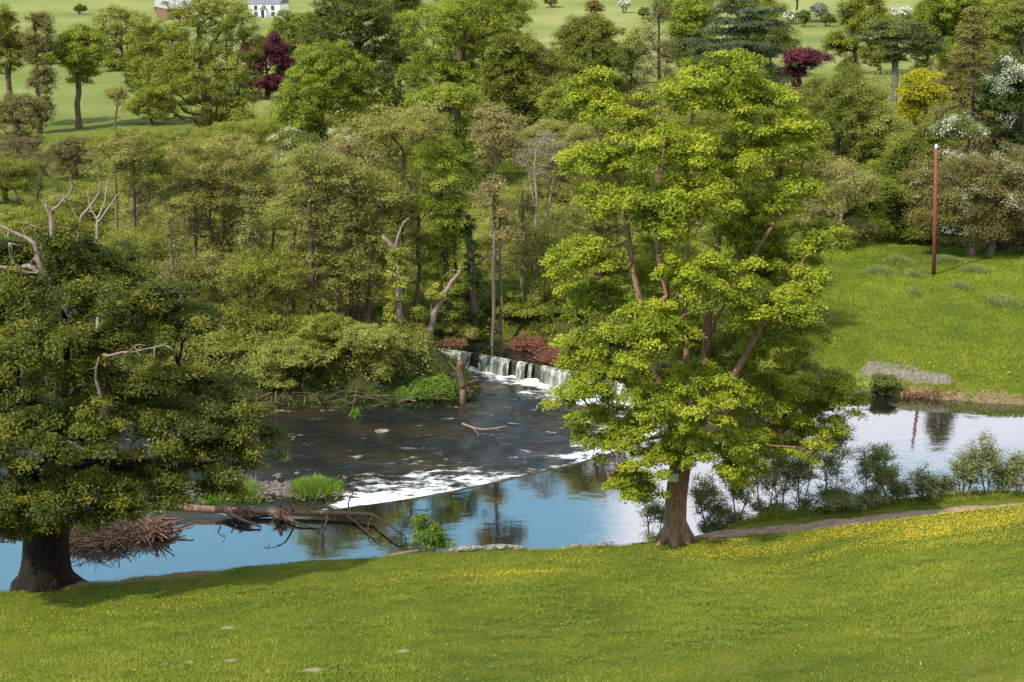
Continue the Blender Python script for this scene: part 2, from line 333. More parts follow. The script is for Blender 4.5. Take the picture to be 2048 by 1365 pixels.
# ------------------------------------------------------------------ water
def water_mat(name, foam=False):
    m, n, l = newmat(name)
    out = n.new('ShaderNodeOutputMaterial'); p = n.new('ShaderNodeBsdfPrincipled')
    g = n.new('ShaderNodeNewGeometry')
    def noise(sc, det=3, ro=0.5, stretch=(1, 1, 1)):
        mpn = n.new('ShaderNodeMapping'); mpn.inputs['Scale'].default_value = stretch; l.new(g.outputs['Position'], mpn.inputs[0])
        z = n.new('ShaderNodeTexNoise'); z.inputs['Scale'].default_value = sc; z.inputs['Detail'].default_value = det; z.inputs['Roughness'].default_value = ro
        l.new(mpn.outputs[0], z.inputs[0]); return z
    p.inputs['IOR'].default_value = 1.33
    if foam:
        r = noise(0.35, 4, 0.6, (0.4, 1.2, 1)); rr = ramp(n, [(0.44, (0.010, 0.011, 0.012)), (0.70, (0.034, 0.024, 0.010))]); l.new(r.outputs[0], rr.inputs[0])
        at = n.new('ShaderNodeAttribute'); at.attribute_name = 'foam'  # holds weir foam plus the painted ripple sparkles
        f1 = noise(1.5, 7, 0.72, (0.55, 1.3, 1)); f2 = n.new('ShaderNodeMath'); f2.operation = 'MULTIPLY_ADD'; f2.inputs[1].default_value = 2.5; f2.inputs[2].default_value = -1.25; l.new(f1.outputs[0], f2.inputs[0])
        f3 = n.new('ShaderNodeMath'); f3.operation = 'ADD'; l.new(f2.outputs[0], f3.inputs[0]); l.new(at.outputs['Fac'], f3.inputs[1])
        f4 = n.new('ShaderNodeMapRange'); f4.interpolation_type = 'SMOOTHSTEP'; f4.inputs['From Min'].default_value = 0.40; f4.inputs['From Max'].default_value = 0.95; l.new(f3.outputs[0], f4.inputs[0])
        mc = n.new('ShaderNodeMix'); mc.data_type = 'RGBA'; mc.inputs['B'].default_value = (0.82, 0.83, 0.82, 1); l.new(f4.outputs[0], mc.inputs['Factor']); l.new(rr.outputs[0], mc.inputs['A']); l.new(mc.outputs['Result'], p.inputs['Base Color'])
        rg = n.new('ShaderNodeMapRange'); rg.inputs['To Min'].default_value = 0.10; rg.inputs['To Max'].default_value = 0.8; l.new(f4.outputs[0], rg.inputs[0]); l.new(rg.outputs[0], p.inputs['Roughness'])
        p.inputs['IOR'].default_value = 1.7
        h = noise(1.7, 6, 0.6, (0.6, 1.3, 1)); bp = n.new('ShaderNodeBump'); bp.inputs['Distance'].default_value = 0.13
        pa = noise(0.28, 3, 0.6, (0.5, 1.4, 1)); pr_ = n.new('ShaderNodeMapRange'); pr_.inputs['From Min'].default_value = .38; pr_.inputs['From Max'].default_value = .62; pr_.inputs['To Min'].default_value = .35; pr_.inputs['To Max'].default_value = 1.0; l.new(pa.outputs[0], pr_.inputs[0]); l.new(pr_.outputs[0], bp.inputs['Strength'])
    else:
        p.inputs['Base Color'].default_value = (0.012, 0.013, 0.011, 1); p.inputs['Roughness'].default_value = 0.02
        p.inputs['IOR'].default_value = 5.5
        h = noise(1.1, 4, 0.55, (0.7, 1.4, 1)); bp = n.new('ShaderNodeBump'); bp.inputs['Strength'].default_value = 0.3; bp.inputs['Distance'].default_value = 0.016
    l.new(h.outputs[0], bp.inputs['Height']); l.new(bp.outputs[0], p.inputs['Normal']); l.new(p.outputs[0], out.inputs[0])
    return m
MW = water_mat('river_still'); MF = water_mat('river_lively', True)
e0 = CREST[-1]
outer = [(e0[0] - 2, e0[1] + 4), (0, 98), (20, 98), (95, 94), (95, 46), (-75, 44), (CREST[0][0] - 2, CREST[0][1])]
poly = [Vector((p[0], p[1], 0)) for p in list(CREST) + outer]
tris = geometry.tessellate_polygon([poly])
mb = MB(); mb.add([(p.x, p.y, 0) for p in poly], None, [t if (poly[t[1]] - poly[t[0]]).cross(poly[t[2]] - poly[t[0]]).z > 0 else t[::-1] for t in tris])
tag(mk('river', mb, MW), 'still upper river reflecting blue sky and white cloud', kind='structure')
mb = MB(); mb.add([(18, 96, 0), (110, 96, 0), (110, 136, 0), (18, 136, 0)], [(0, 1, 2, 3)])
tag(mk('river_bend', mb, MW), 'dark shaded bend of the river behind the field', kind='structure')
# lower pool
lx = np.arange(-62, 14, 0.35); ly = np.arange(56, 92, 0.35); LXX, LYY = np.meshgrid(lx, ly); Q = np.stack([LXX.ravel(), LYY.ravel()], 1)
dcr = pdist(Q, CREST[::2])
lowpoly = np.array(list(CREST) + LOWL)
farside = (Q[:, 1] > np.interp(Q[:, 0], [-5, 3, 8, 11], [78, 77, 75, 73]))
foam_glint = np.where(farside, 1.15 * np.exp(-dcr / 1.5), 0.0)
# near arm: white water thrown out from the foot, widest in the middle
uq = Q[:, 0] / (Q[:, 1] * cp + 26 * sp) * F + U0
wd = np.interp(uq, [-200, 0, 330, 620, 700, 830, 960, 1060, 1140, 1190, 1300], [1.2, 2.0, 1.4, 1.6, 5.0, 5.6, 3.6, 2.2, 3.0, 4.6, 4.4])
foam_glint = np.maximum(foam_glint, np.where(~farside, 0.92 * np.exp(-(dcr / (wd * 1.15)) ** 1.8), 0)); foam_glint = np.maximum(foam_glint, .16)  # low floor paints scattered white flecks as sparkles on the ripples
def blob(u, v, ru, rv, s):
    c = at_z(u, v, -1); k = scl(c[1], -1); ry = rv * k / math.sin(math.atan2(CZ + 1, c[1])); return s * np.exp(-(((Q[:, 0] - c[0]) / (ru * k)) ** 2 + ((Q[:, 1] - c[1]) / ry) ** 2))
for b_ in [(1190, 790, 120, 24, 1.15), (1290, 808, 80, 34, 1.15), (1090, 764, 90, 13, 1.1), (980, 748, 60, 6, .7), (1060, 785, 60, 9, .5), (850, 950, 90, 14, .55), (740, 965, 60, 16, .5), (790, 913, 120, 4, .42), (900, 935, 110, 6, .5), (1150, 915, 70, 11, .85), (940, 960, 90, 10, .6), (585, 875, 40, 8, .42), (570, 900, 30, 5, .4),
           (640, 822, 120, 5, .36), (800, 815, 60, 4, .3), (620, 850, 60, 4, .25), (430, 1030, 60, 6, .4), (800, 985, 110, 9, .45), (1230, 830, 60, 14, .45)]:  # thin weak streaks are painted lines of sparkle, the strong ones foam
    foam_glint = np.maximum(foam_glint, blob(*b_))
lzz = -1.0 + 0.05 * smooth_noise(Q[:, 0], Q[:, 1], 1.9, 21) + 0.035 * smooth_noise(Q[:, 0], Q[:, 1] * 1.5, 4.1, 22) + 0.12 * np.clip(foam_glint, 0, 1) * np.abs(smooth_noise(Q[:, 0], Q[:, 1], 4.5, 23))
mb = MB(); nxl = len(lx); i = np.arange(len(ly) - 1)[:, None] * nxl; j = np.arange(nxl - 1)[None, :]
mb.add(np.stack([Q[:, 0], Q[:, 1], lzz], 1), np.stack([i + j, i + j + 1, i + nxl + j + 1, i + nxl + j], -1).reshape(-1, 4))
tag(mk('lower_pool', mb, MF, attrs={'foam': ('POINT', foam_glint)}, smooth=True), 'dark rippled pool inside the curved weir with white foam and painted sparkles', kind='structure')

# ------------------------------------------------------------------ weir
def offset_line(p, d):
    t = unit(np.gradient(p, axis=0)); nrm = np.stack([-t[:, 1], t[:, 0]], 1); return p + nrm * d   # left of travel = pool side on near arm
def sweep(p, prof):
    """prof: list of (offset, z)"""
    mb = MB(); n = len(p); k = len(prof)
    rows = [np.column_stack([offset_line(p, o), np.full(n, z)]) for o, z in prof]
    v = np.stack(rows, 1).reshape(-1, 3); i = np.arange(n - 1)[:, None] * k; j = np.arange(k - 1)[None, :]
    mb.add(v, np.stack([i + j, i + k + j, i + k + j + 1, i + j + 1], -1).reshape(-1, 4)); return mb
M_stone = plain_mat('weir_stone', (0.018, 0.016, 0.012), (0.06, 0.05, 0.035), 3)
wr = thing('weir', 'long curved stone weir dividing still river from foaming pool', 'weir', (CREST[60][0], CREST[60][1], 0))
mk('wall', sweep(CREST, [(-0.10, -2.0), (-0.10, -0.01), (-0.02, 0.035), (0.06, 0.03), (0.12, -0.05), (0.28, -1.6)]), M_stone, wr, off=wr.location, smooth=False)
def fall_mat():
    m, n, l = newmat('falling_water')
    out = n.new('ShaderNodeOutputMaterial'); p = n.new('ShaderNodeBsdfPrincipled'); p.inputs['Roughness'].default_value = 0.35
    g = n.new('ShaderNodeNewGeometry'); mpn = n.new('ShaderNodeMapping'); mpn.inputs['Scale'].default_value = (1, 1, 0.12); l.new(g.outputs['Position'], mpn.inputs[0])
    z = n.new('ShaderNodeTexNoise'); z.inputs['Scale'].default_value = 2.6; z.inputs['Detail'].default_value = 5; z.inputs['Roughness'].default_value = 0.75; l.new(mpn.outputs[0], z.inputs[0])
    r = ramp(n, [(0.40, (0.04, 0.042, 0.032)), (0.53, (0.20, 0.21, 0.175)), (0.68, (0.75, 0.75, 0.72))]); l.new(z.outputs[0], r.inputs[0]); l.new(r.outputs[0], p.inputs['Base Color'])
    bp = n.new('ShaderNodeBump'); bp.inputs['Strength'].default_value = 0.6; bp.inputs['Distance'].default_value = 0.1; l.new(z.outputs[0], bp.inputs['Height']); l.new(bp.outputs[0], p.inputs['Normal'])
    l.new(p.outputs[0], out.inputs[0]); return m
ucr = CREST[:, 0] / (CREST[:, 1] * cp + 25 * sp) * F + U0
far_i = np.where((CREST[:, 1] > 74.5))[0]
# sheets of falling water on the far arm, with dark dry gaps where wood has lodged
spans = [(868, 948), (962, 1026), (1040, 1058), (1064, 1072), (1086, 1200), (1200, 1290), (1290, 1345)]
MFALL = fall_mat(); labs = ['leftmost white sheet of water falling over the far arm', 'broad streaked fall between two dark wood gaps in the weir', 'narrow fall between debris on the far arm', 'thinnest thread of falling water beside the brown brush pile',
                            'long white fall right of the brush pile on the far arm', 'white fall partly behind the sycamore leaves', 'last fall at the turn of the weir behind the sycamore']
for (a_, b_), lab in zip(spans, labs):
    fine = resample(CREST[far_i], .05); uf = fine[:, 0] / (fine[:, 1] * cp + 25 * sp) * F + U0; seg = fine[(uf >= a_) & (uf <= b_)]
    if len(seg) < 3: continue
    seg = seg[::3] if len(seg) > 9 else seg
    o = mk('waterfall', sweep(seg, [(0.10, 0.07), (0.30, 0.05), (0.42, -0.12), (0.50, -0.5), (0.56, -1.06)]), MFALL, smooth=True)
    tag(o, lab, kind='structure')
nr = np.where((CREST[:, 1] <= 74.5) & (ucr > -300))[0]
tag(mk('waterfall', sweep(CREST[nr], [(0.11, -0.03), (0.25, -0.12), (0.45, -0.35), (0.7, -0.75), (0.9, -1.05)]), MFALL, smooth=True), 'smooth water slipping over the long near arm', kind='structure')

# ------------------------------------------------------------------ path and gravel
def drape(name, label, poly, mat, lift=0.025, step=0.3):
    poly = np.asarray(poly); lo, hi = poly.min(0), poly.max(0)
    X, Y = np.meshgrid(np.arange(lo[0] - .3, hi[0] + .3, step), np.arange(lo[1] - .3, hi[1] + .3, step)); c = np.stack([X.ravel(), Y.ravel()], 1)
    s = sdist(c, poly) + 0.12 * smooth_noise(c[:, 0], c[:, 1], 2.5, 31)
    z = ground(c[:, 0], c[:, 1]) + lift; n_ = X.shape[1]
    i = np.arange(X.shape[0] - 1)[:, None] * n_; j = np.arange(n_ - 1)[None, :]
    q = np.stack([i + j, i + j + 1, i + n_ + j + 1, i + n_ + j], -1).reshape(-1, 4)
    q = q[(s[q] > 0).sum(1) >= 3]
    z = np.where(s < 0.15, z - 0.03, z)
    mb = MB(); mb.add(np.column_stack([c, z]), q); return tag(mk(name, mb, mat, smooth=True), label, kind='structure')
M_path = plain_mat('path_earth', (0.17, 0.11, 0.075), (0.33, 0.23, 0.165), 4)
M_gravel = plain_mat('river_gravel', (0.10, 0.08, 0.065), (0.21, 0.175, 0.145), 7)
pl = chaikin(np.array([(5.0, 54.25), (8.6, 54.3), (10.6, 54.8), (13.9, 55.8), (18.5, 57.0), (24, 57.9), (34, 58.5)]), 2)
drape('path', 'bare earth footpath curving behind the buttercup slope', np.vstack([offset_line(pl, 0.42), offset_line(pl, -0.55)[::-1]]), M_path, step=.11)
drape('gravel_beach', 'pale gravel strip between field and river', wpoly([(1680, 730), (1760, 735), (1830, 741), (1880, 753), (1910, 764), (1860, 762), (1800, 756), (1740, 750), (1680, 745)], .9), M_gravel, lift=0.015, step=.12)

# ------------------------------------------------------------------ trees
def sph(n):
    return unit(rng.normal(size=(n, 3)))
def make_lobes(c, r, k, core=0.72, spread=0.58, size=(0.36, 0.56)):
    """irregular crown: one core plus k lobes bulging from it"""
    out = [(c, r * core)]
    for i in range(k):
        d = sph(1)[0]; d[2] = d[2] if d[2] > -0.45 else -d[2]
        f = rng.uniform(*size); out.append((c + d * r * (1 - f) * rng.uniform(0.85, 1.05), r * f * np.array([1, 1, rng.uniform(.75, 1.0)])))
    return out
def crown_pads(lobes, n, inner=0.18, low=-0.35):
    vol = np.array([(r[0] * r[1] + r[0] * r[2] + r[1] * r[2]) for c, r in lobes]); pr = vol / vol.sum(); res = []
    tries = 0
    while len(res) < n and tries < n * 12:
        tries += 1; k = rng.choice(len(lobes), p=pr); c, r = lobes[k]; d = sph(1)[0]
        if d[2] < low and rng.random() < 0.75: d[2] = -d[2] * rng.random()
        q = c + d * r * (rng.uniform(0.3, 0.8) if rng.random() < inner else rng.uniform(0.84, 1.0))
        if rng.random() > 0.15 and any(np.sum(((q - c2) / r2) ** 2) < 0.42 for j, (c2, r2) in enumerate(lobes) if j != k): continue
        res.append(q)
    return np.array(res)
class Skel:
    def __init__(s): s.p = []; s.par = []; s.chains = []
    def chain(s, pts, start=-1):
        ids = [start] if start >= 0 else []
        for q in pts:
            s.p.append(np.asarray(q, float)); s.par.append(ids[-1] if ids else -1); ids.append(len(s.p) - 1)
        s.chains.append(ids); return ids
    def nearest(s, q, rise=0.8, slope=0.3, zmin=None):
        P = np.array(s.p); d = P - q; h = np.hypot(d[:, 0], d[:, 1]); c = np.linalg.norm(d, axis=1) + rise * np.maximum(0, P[:, 2] - (q[2] - slope * h))
        if zmin is not None: c = c + 50 * (P[:, 2] < zmin)
        return int(np.argmin(c))
def wob(a, b, n, amp):
    t = np.linspace(0, 1, n + 1)[1:, None]; p = a + (b - a) * t; ln = np.linalg.norm(b - a)
    k = rng.normal(size=(n, 3)) * amp * ln / max(n, 1) ** .5; k[-1] = 0
    return p + k
def grow(sk, pads, seg=1.3, amp=0.09, rise=0.8, slope=0.3, zmin=None, arch=0.0):
    P0 = np.array(sk.p); order = np.argsort([np.min(np.linalg.norm(P0 - q, axis=1)) for q in pads]); tips = []
    for k in order:
        q = pads[k]; a = sk.nearest(q, rise, slope, zmin); A = sk.p[a]; ln = np.linalg.norm(q - A)
        if ln < 0.15: tips.append(a); continue
        n = max(2, int(ln / seg)); w_ = wob(A, q, n, amp); t = np.linspace(0, 1, n + 1)[1:]
        w_[:, 2] += arch * ln * 4 * t * (1 - t); ids = sk.chain(w_, a); tips.append(ids[-1])
    return tips
def skel_mesh(sk, tips, tr, rt=0.02, power=0.5, flare=None, base_z=None, nmax=None):
    n = len(sk.p); cnt = np.zeros(n)
    for t in tips: cnt[t] += 1
    for i in range(n - 1, -1, -1):
        if sk.par[i] >= 0: cnt[sk.par[i]] += cnt[i]
    tot = max(1, cnt.max()); P = np.array(sk.p); mb = MB()
    rad = rt * .6 + (tr - rt) * (np.maximum(cnt, 0.15) / tot) ** power
    for ids in sk.chains:
        r = rad[ids].copy()
        if sk.par[ids[0]] >= 0 or len(ids) and ids[0] in ids[1:]: pass
        if len(ids) > 1 and cnt[ids[0]] > cnt[ids[1]] * 1.0 and sk.par[ids[1]] == ids[0] and ids is not sk.chains[0]: r[0] = min(r[0], r[1] * 1.35)
        pts = P[ids]
        if flare and sk.par[ids[0]] == -1:
            h = np.maximum(pts[:, 2] - pts[0, 2], 0); r = r * (1 + flare * np.exp(-h / (tr * 1.6)))
        mb.tube(pts, r, 10 if r[0] > 0.3 else 7 if r[0] > 0.1 else 5 if r[0] > 0.05 else 3, cap=False)
    return mb
def foliage(pads, pr, nleaf, size, flat=0.55, up=0.9, droop=0.25, spread=0.75, per_pad=0.55, mb=None, tones=None, tb=0.0):
    """rosette-like sprays of leaves round every branch tip"""
    n = len(pads)
    if n == 0: return mb, tones
    prr = pr * rng.uniform(0.65, 1.3, n); wt = prr ** 2; cnt = rng.multinomial(int(nleaf), wt / wt.sum()); idx = np.repeat(np.arange(n), cnt); N = len(idx)
    d = sph(N); d[:, 2] = np.abs(d[:, 2]) * np.where(rng.random(N) < 0.75, 1, -0.7); rr = rng.uniform(0.25, 1, N) ** 0.6
    # uneven outline: small sub-clumps inside each spray
    sub = sph(n * 7).reshape(n, 7, 3); pick = sub[idx, rng.integers(0, 7, N)]; pick[:, 2] = np.abs(pick[:, 2]) * .8
    off = (d * 0.52 + pick * 0.62) * rr[:, None]
    h2 = off[:, 0] ** 2 + off[:, 1] ** 2
    off[:, 2] = off[:, 2] * flat - droop * h2
    c = pads[idx] + off * prr[idx][:, None]
    nrm = np.array([0, 0, up]) + unit(off) * 0.55 + rng.normal(size=(N, 3)) * spread * 0.55
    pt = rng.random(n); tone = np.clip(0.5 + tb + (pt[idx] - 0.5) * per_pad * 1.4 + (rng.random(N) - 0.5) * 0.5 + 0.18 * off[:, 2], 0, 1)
    mb = mb or MB(); tones = tones if tones is not None else []
    leaves(mb, c, nrm, size); tones.append(tone); return mb, tones
def twigs(mb, pads, pr, k, rad):
    for q in pads:
        for _ in range(k):
            d = sph(1)[0]; d[2] = abs(d[2]) * .6 - .1; e = q + d * pr * rng.uniform(.6, 1.15); m = (q + e) / 2 + rng.normal(size=3) * .08 * pr; mb.tube([q, m, e], [rad, rad * .8, rad * .4], 3, cap=False)
COUNT = [0]
def tree(kind, label, Y, bu, blobs, leaf='mid', bark='brown', tr=0.28, n=None, pr=None, dens=1.0, flat=0.8, size=None, lobes=6, stems=1, tw=0, rise=0.8, slope=0.3, cat='tree', group=None,
         bloom=0, lean=None, droop=0.25, up=0.9, layer=False, cone=False, trunk_to=0.72, amp=0.09, inner=0.25, low=-0.85, extra=None, sparse=1.0, nameparts=('trunk', 'crown'), zb=None, ry=1.0, rtip=None, arch=0.0, skirt=0.0, grow_k=1.0):
    """blobs: crown outline pieces (u, v, half width, half height, depth shift) read off the photograph; they become real volumes at distance Y"""
    b = base_at(bu, Y)
    if zb is not None: b[2] = zb
    L_ = []
    if skirt:
        u, v, ru, rv = blobs[-1][:4]; p = b - [0, 0, CZ]; vb = V0 + F * (-(p[1] * sp + p[2] * cp)) / (p[1] * cp - p[2] * sp); v1 = v + rv * .6
        if vb - v1 > 12: blobs = list(blobs) + [(u * .6 + bu * .4, (v1 + vb) / 2 - 4, ru * skirt, (vb - v1) / 2 + 6)]
    for bl in blobs:
        u, v, ru, rv = bl[:4]; ru *= grow_k; rv *= (1 + grow_k) / 2; dy = bl[4] if len(bl) > 4 else 0; c = at_y(u, v, Y + dy); k = scl(Y + dy, c[2]); L_.append((c, np.array([ru * k, ru * k * 0.9 * ry, rv * k])))
    if size is None: size = max(0.12, Y * 0.00128)
    big = max(r.min() for c, r in L_)
    if pr is None: pr = np.clip(big * 0.30, 0.5, 2.0)
    ar0 = sum(4.2 * (r[0] * r[1] + r[0] * r[2] + r[1] * r[2]) for c, r in L_)
    nn = int(np.clip(ar0 / (pr * pr * 1.5), 24, 640))
    if dens < 0.6: nn = int(nn * 0.9)
    n = max(nn, n or 0)
    full = []
    for c, r in L_:
        r = np.maximum(r - pr * 0.40, r * 0.5)
        full += make_lobes(c, r, lobes + 3, size=(.34, .5)) if lobes else [(c, r)]
    if cone:
        c, r = L_[0]; pads = []
        for _ in range(n):
            h = rng.random() ** 1.25; a = rng.uniform(0, 6.28); q = (1 - h) ** 0.85 * rng.uniform(0.55, 1.0); tier = round(h * 14) / 14 if layer else h
            pads.append(c + np.array([math.cos(a) * r[0] * q, math.sin(a) * r[1] * q, -r[2] + 2 * r[2] * tier - q * r[2] * 0.12]))
        pads = np.array(pads)
    else:
        pads = crown_pads(full, n, inner, low)
        if layer: pads[:, 2] = np.round(pads[:, 2] / layer) * layer + rng.normal(size=len(pads)) * 0.12 * layer
    pads[:, 2] = np.maximum(pads[:, 2], b[2] + 0.25)
    area = sum(4.2 * (r[0] * r[1] + r[0] * r[2] + r[1] * r[2]) for c, r in L_)
    nleaf = int(np.clip(area * 1.5 * dens / (size * size * 0.4), 300, 80000))
    top = np.mean([c for c, r in L_], axis=0); topz = max(c[2] + r[2] for c, r in L_); sk = Skel(); tips = []
    for s_ in range(stems):
        if stems == 1: b0 = b.copy(); tgt = np.array([top[0], top[1], b[2] + (topz - b[2]) * trunk_to])
        else:
            a = s_ * 6.28 / stems + rng.uniform(-.5, .5); b0 = b + np.array([math.cos(a), math.sin(a), 0]) * tr * 1.6
            c, r = L_[s_ % len(L_)]; tgt = np.array([c[0] + math.cos(a) * r[0] * .45, c[1] + math.sin(a) * r[1] * .45, b[2] + (c[2] + r[2] * .5 - b[2]) * rng.uniform(.75, 1.0)])
        tgt[2] = max(tgt[2], b[2] + .4); b0[2] = gz(b0[0], b0[1]) - 0.15 if zb is None else zb - 0.15
        if lean is not None: tgt = tgt + np.array([lean[0], lean[1], 0])
        m = max(5, int((tgt[2] - b0[2]) / 1.3)); t = np.linspace(0, 1, m)[:, None]; mid = (b0 + tgt) / 2 + np.array([rng.normal() * .25, rng.normal() * .2, 0]); mid[:2] = mid[:2] * .5 + b0[:2] * .5
        pts = (1 - t) ** 2 * b0 + 2 * t * (1 - t) * mid + t * t * tgt; pts[1:-1] += rng.normal(size=(m - 2, 3)) * 0.05 * (topz - b[2]) / m
        sk.chain(pts); tips.append(len(sk.p) - 1)
    zlow = b[2] + (pads[:, 2].min() - b[2]) * 0.45
    tips += grow(sk, pads, rise=rise, slope=slope, zmin=zlow if stems == 1 else None, amp=amp, arch=arch)
    rt = rtip or max(0.014, Y * 0.00022)
    wood = skel_mesh(sk, tips, tr * (1 if stems == 1 else .75), rt=rt, flare=0.45, power=.6)
    if tw: twigs(wood, pads, pr, tw, rt * .7)
    o = thing(kind, label, cat, tuple(b), group)
    mk(nameparts[0], wood, B[bark], o, off=b, smooth=True)
    keep = pads if sparse >= 1 else pads[rng.random(len(pads)) < sparse]
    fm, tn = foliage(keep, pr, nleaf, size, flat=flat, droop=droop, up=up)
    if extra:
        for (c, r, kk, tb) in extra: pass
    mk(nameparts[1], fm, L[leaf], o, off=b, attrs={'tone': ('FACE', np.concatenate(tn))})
    if bloom:
        sel = pads[np.argsort(-(pads[:, 2] - 0.5 * pads[:, 1] + rng.normal(size=len(pads)) * (2 if bloom > .4 else 6)))[:max(2, int(len(pads) * bloom))]]
        fm, tn = foliage(sel + np.array([0, -.1, pr * .15]), pr * .95, nleaf * bloom * 0.7, size * 0.85, flat=flat * .9)
        mk('blossom', fm, L['white'], o, off=b, attrs={'tone': ('FACE', np.concatenate(tn))})
    COUNT[0] += nleaf
    return o, sk, pads, b
def bbox(u0, u1, v0, v1, dy=0): return ((u0 + u1) / 2, (v0 + v1) / 2, (u1 - u0) / 2, (v1 - v0) / 2, dy)

# ---- the big sycamore beside the path
def sycamore():
    Y = 53.6; b = base_at(1352, Y); b[2] -= 0.1
    def W(u, v, dy): return at_y(u, v, Y + dy)
    sk = Skel()
    trunk = [b, W(1350, 1040, 0), W(1352, 1000, 0), W(1358, 950, 0), W(1366, 905, 0), W(1372, 865, 0)]
    t_ids = sk.chain(trunk); fork = t_ids[-1]
    c1 = sk.chain([W(1374, 810, .1), W(1374, 740, .2), W(1371, 660, .4), W(1368, 590, .3), W(1373, 520, .4), W(1378, 450, .2), W(1370, 385, .2), W(1376, 310, 0), W(1384, 240, 0), W(1392, 175, .2), W(1400, 140, .2)], fork)
    c2 = sk.chain([W(1346, 850, -.6), W(1325, 780, -1.0), W(1305, 700, -1.4), W(1290, 640, -1.4), W(1270, 560, -1.3), W(1258, 480, -1.0), W(1248, 420, -.8), W(1238, 370, -.6), W(1215, 310, -.4), W(1188, 250, -.2), W(1176, 190, 0)], t_ids[-2])
    c3 = sk.chain([W(1396, 810, .6), W(1408, 740, 1.0), W(1414, 680, 1.2), W(1420, 600, 1.4), W(1432, 530, 1.6), W(1438, 470, 1.8), W(1456, 410, 1.8), W(1480, 350, 1.6), W(1500, 280, 1.4), W(1512, 200, 1.2), W(1486, 150, 1)], fork)
    c4 = sk.chain([W(1398, 850, -.5), W(1440, 790, -1.0), W(1478, 735, -1.2), W(1508, 680, -1.4), W(1540, 620, -1.4), W(1590, 580, -1.6), W(1640, 550, -1.4)], fork)
    c5 = sk.chain([W(1335, 590, -1.5), W(1318, 520, -2.0), W(1310, 430, -2.2), W(1322, 350, -2.2), W(1330, 270, -2)], c2[4])
    c6 = sk.chain([W(1475, 560, .4), W(1520, 490, 0), W(1560, 430, 0), W(1590, 370, .3), W(1612, 310, .4)], c3[3])
    sk.chain([W(1290, 880, .6), W(1235, 850, 1.0), W(1180, 820, 1.2), W(1125, 800, 1.2)], t_ids[-1])
    sk.chain([W(1450, 900, .4), W(1540, 850, .6), W(1620, 800, .6), W(1690, 770, .6)], t_ids[-1])
    sk.chain([W(1320, 920, -1.2), W(1260, 930, -1.8), W(1215, 950, -2)], t_ids[-2])
    sk.chain([W(1430, 900, -1.4), W(1520, 890, -2.2), W(1600, 895, -2.6)], t_ids[-2])
    blobs = [(1465, 155, 72, 48, .5), (1375, 190, 88, 48, 0), (1180, 170, 48, 26, 0), (1150, 200, 22, 22, 0), (1245, 235, 90, 40, 0), (1520, 225, 100, 55, 1), (1320, 300, 120, 62, -1), (1590, 275, 52, 52, 0),
             (1180, 320, 55, 45, -1), (1470, 330, 110, 60, 1), (1250, 400, 85, 50, -2), (1580, 390, 62, 52, 0), (1380, 420, 110, 70, -2), (1500, 440, 90, 60, 2), (1170, 520, 75, 45, -1), (1290, 540, 110, 65, 1.5), (1420, 560, 110, 70, -3),
             (1560, 540, 100, 70, 1.5), (1570, 610, 75, 36, -3), (1500, 640, 60, 34, -3), (1640, 480, 55, 40, 0), (1635, 580, 50, 50, -1), (1180, 610, 72, 45, 0), (1300, 660, 110, 60, -3), (1440, 690, 110, 65, 3), (1570, 680, 85, 55, 0), (1170, 700, 60, 38, 1), (1220, 760, 90, 42, -1),
             (1160, 810, 70, 40, 0), (1380, 800, 120, 65, -3), (1540, 790, 110, 62, 1), (1665, 790, 68, 62, 0), (1290, 850, 110, 50, 0), (1215, 880, 70, 42, -1), (1440, 890, 110, 50, -2.5), (1580, 890, 90, 48, 0), (1630, 860, 62, 46, 0),
             (1330, 920, 85, 34, -2), (1250, 960, 62, 32, -1.5), (1480, 940, 62, 24, -2), (1290, 985, 38, 18, -1.5)]
    lob = []
    for u, v, ru, rv, dy in blobs:
        k = scl(Y + dy, 12); lob.append((W(u, v, dy), np.array([ru * k * .95, ru * k * 1.05, rv * k * .95])))
    pads = crown_pads(lob, 1600, inner=0.42, low=-0.75)
    tips = [c[-1] for c in sk.chains] + grow(sk, pads, seg=0.9, amp=0.13, rise=0.9, slope=0.45, zmin=b[2] + 3.2, arch=-.03)
    wood = skel_mesh(sk, tips, 0.44, rt=0.02, power=0.60, flare=0.30)
    for a in np.arange(0, 6.28, 0.9):      # root flare
        d = np.array([math.cos(a), math.sin(a), 0]); p1 = b + d * 0.95; wood.tube([b + d * .22 + [0, 0, .9], b + d * .48 + [0, 0, .38], b + d * .72 + [0, 0, .14], np.array([p1[0], p1[1], gz(p1[0], p1[1]) - .08])], [.20, .20, .14, .07], 7)
    twigs(wood, pads, .5, 2, 0.010)
    o = thing('sycamore_tree', 'tall spreading yellow-green sycamore with a reddish trunk standing on the near bank', 'tree', tuple(b))
    mk('trunk', wood, B['syc'], o, off=b, smooth=True)
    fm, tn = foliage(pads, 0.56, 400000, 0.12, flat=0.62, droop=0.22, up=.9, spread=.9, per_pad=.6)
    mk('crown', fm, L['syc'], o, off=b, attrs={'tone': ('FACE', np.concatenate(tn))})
    # sign nailed to the trunk
    s = thing('notice_board', 'small pale grey notice fixed high on the sycamore trunk', 'sign', tuple(at_y(1347, 956, Y - .55)), rz=R(-8))
    mbn = MB(); mbn.box((0, 0, 0), (.20, .012, .17)); mk('board', mbn, plain_mat('sign_grey', (.5, .55, .56), (.62, .66, .66), 3), s)
    for zz in (.13, -.13):
        mbn = MB(); mbn.tube([(0, -.011, zz), (0, -.022, zz)], [.014, .012], 6); mk('screw', mbn, B['grey'], s)
sycamore()

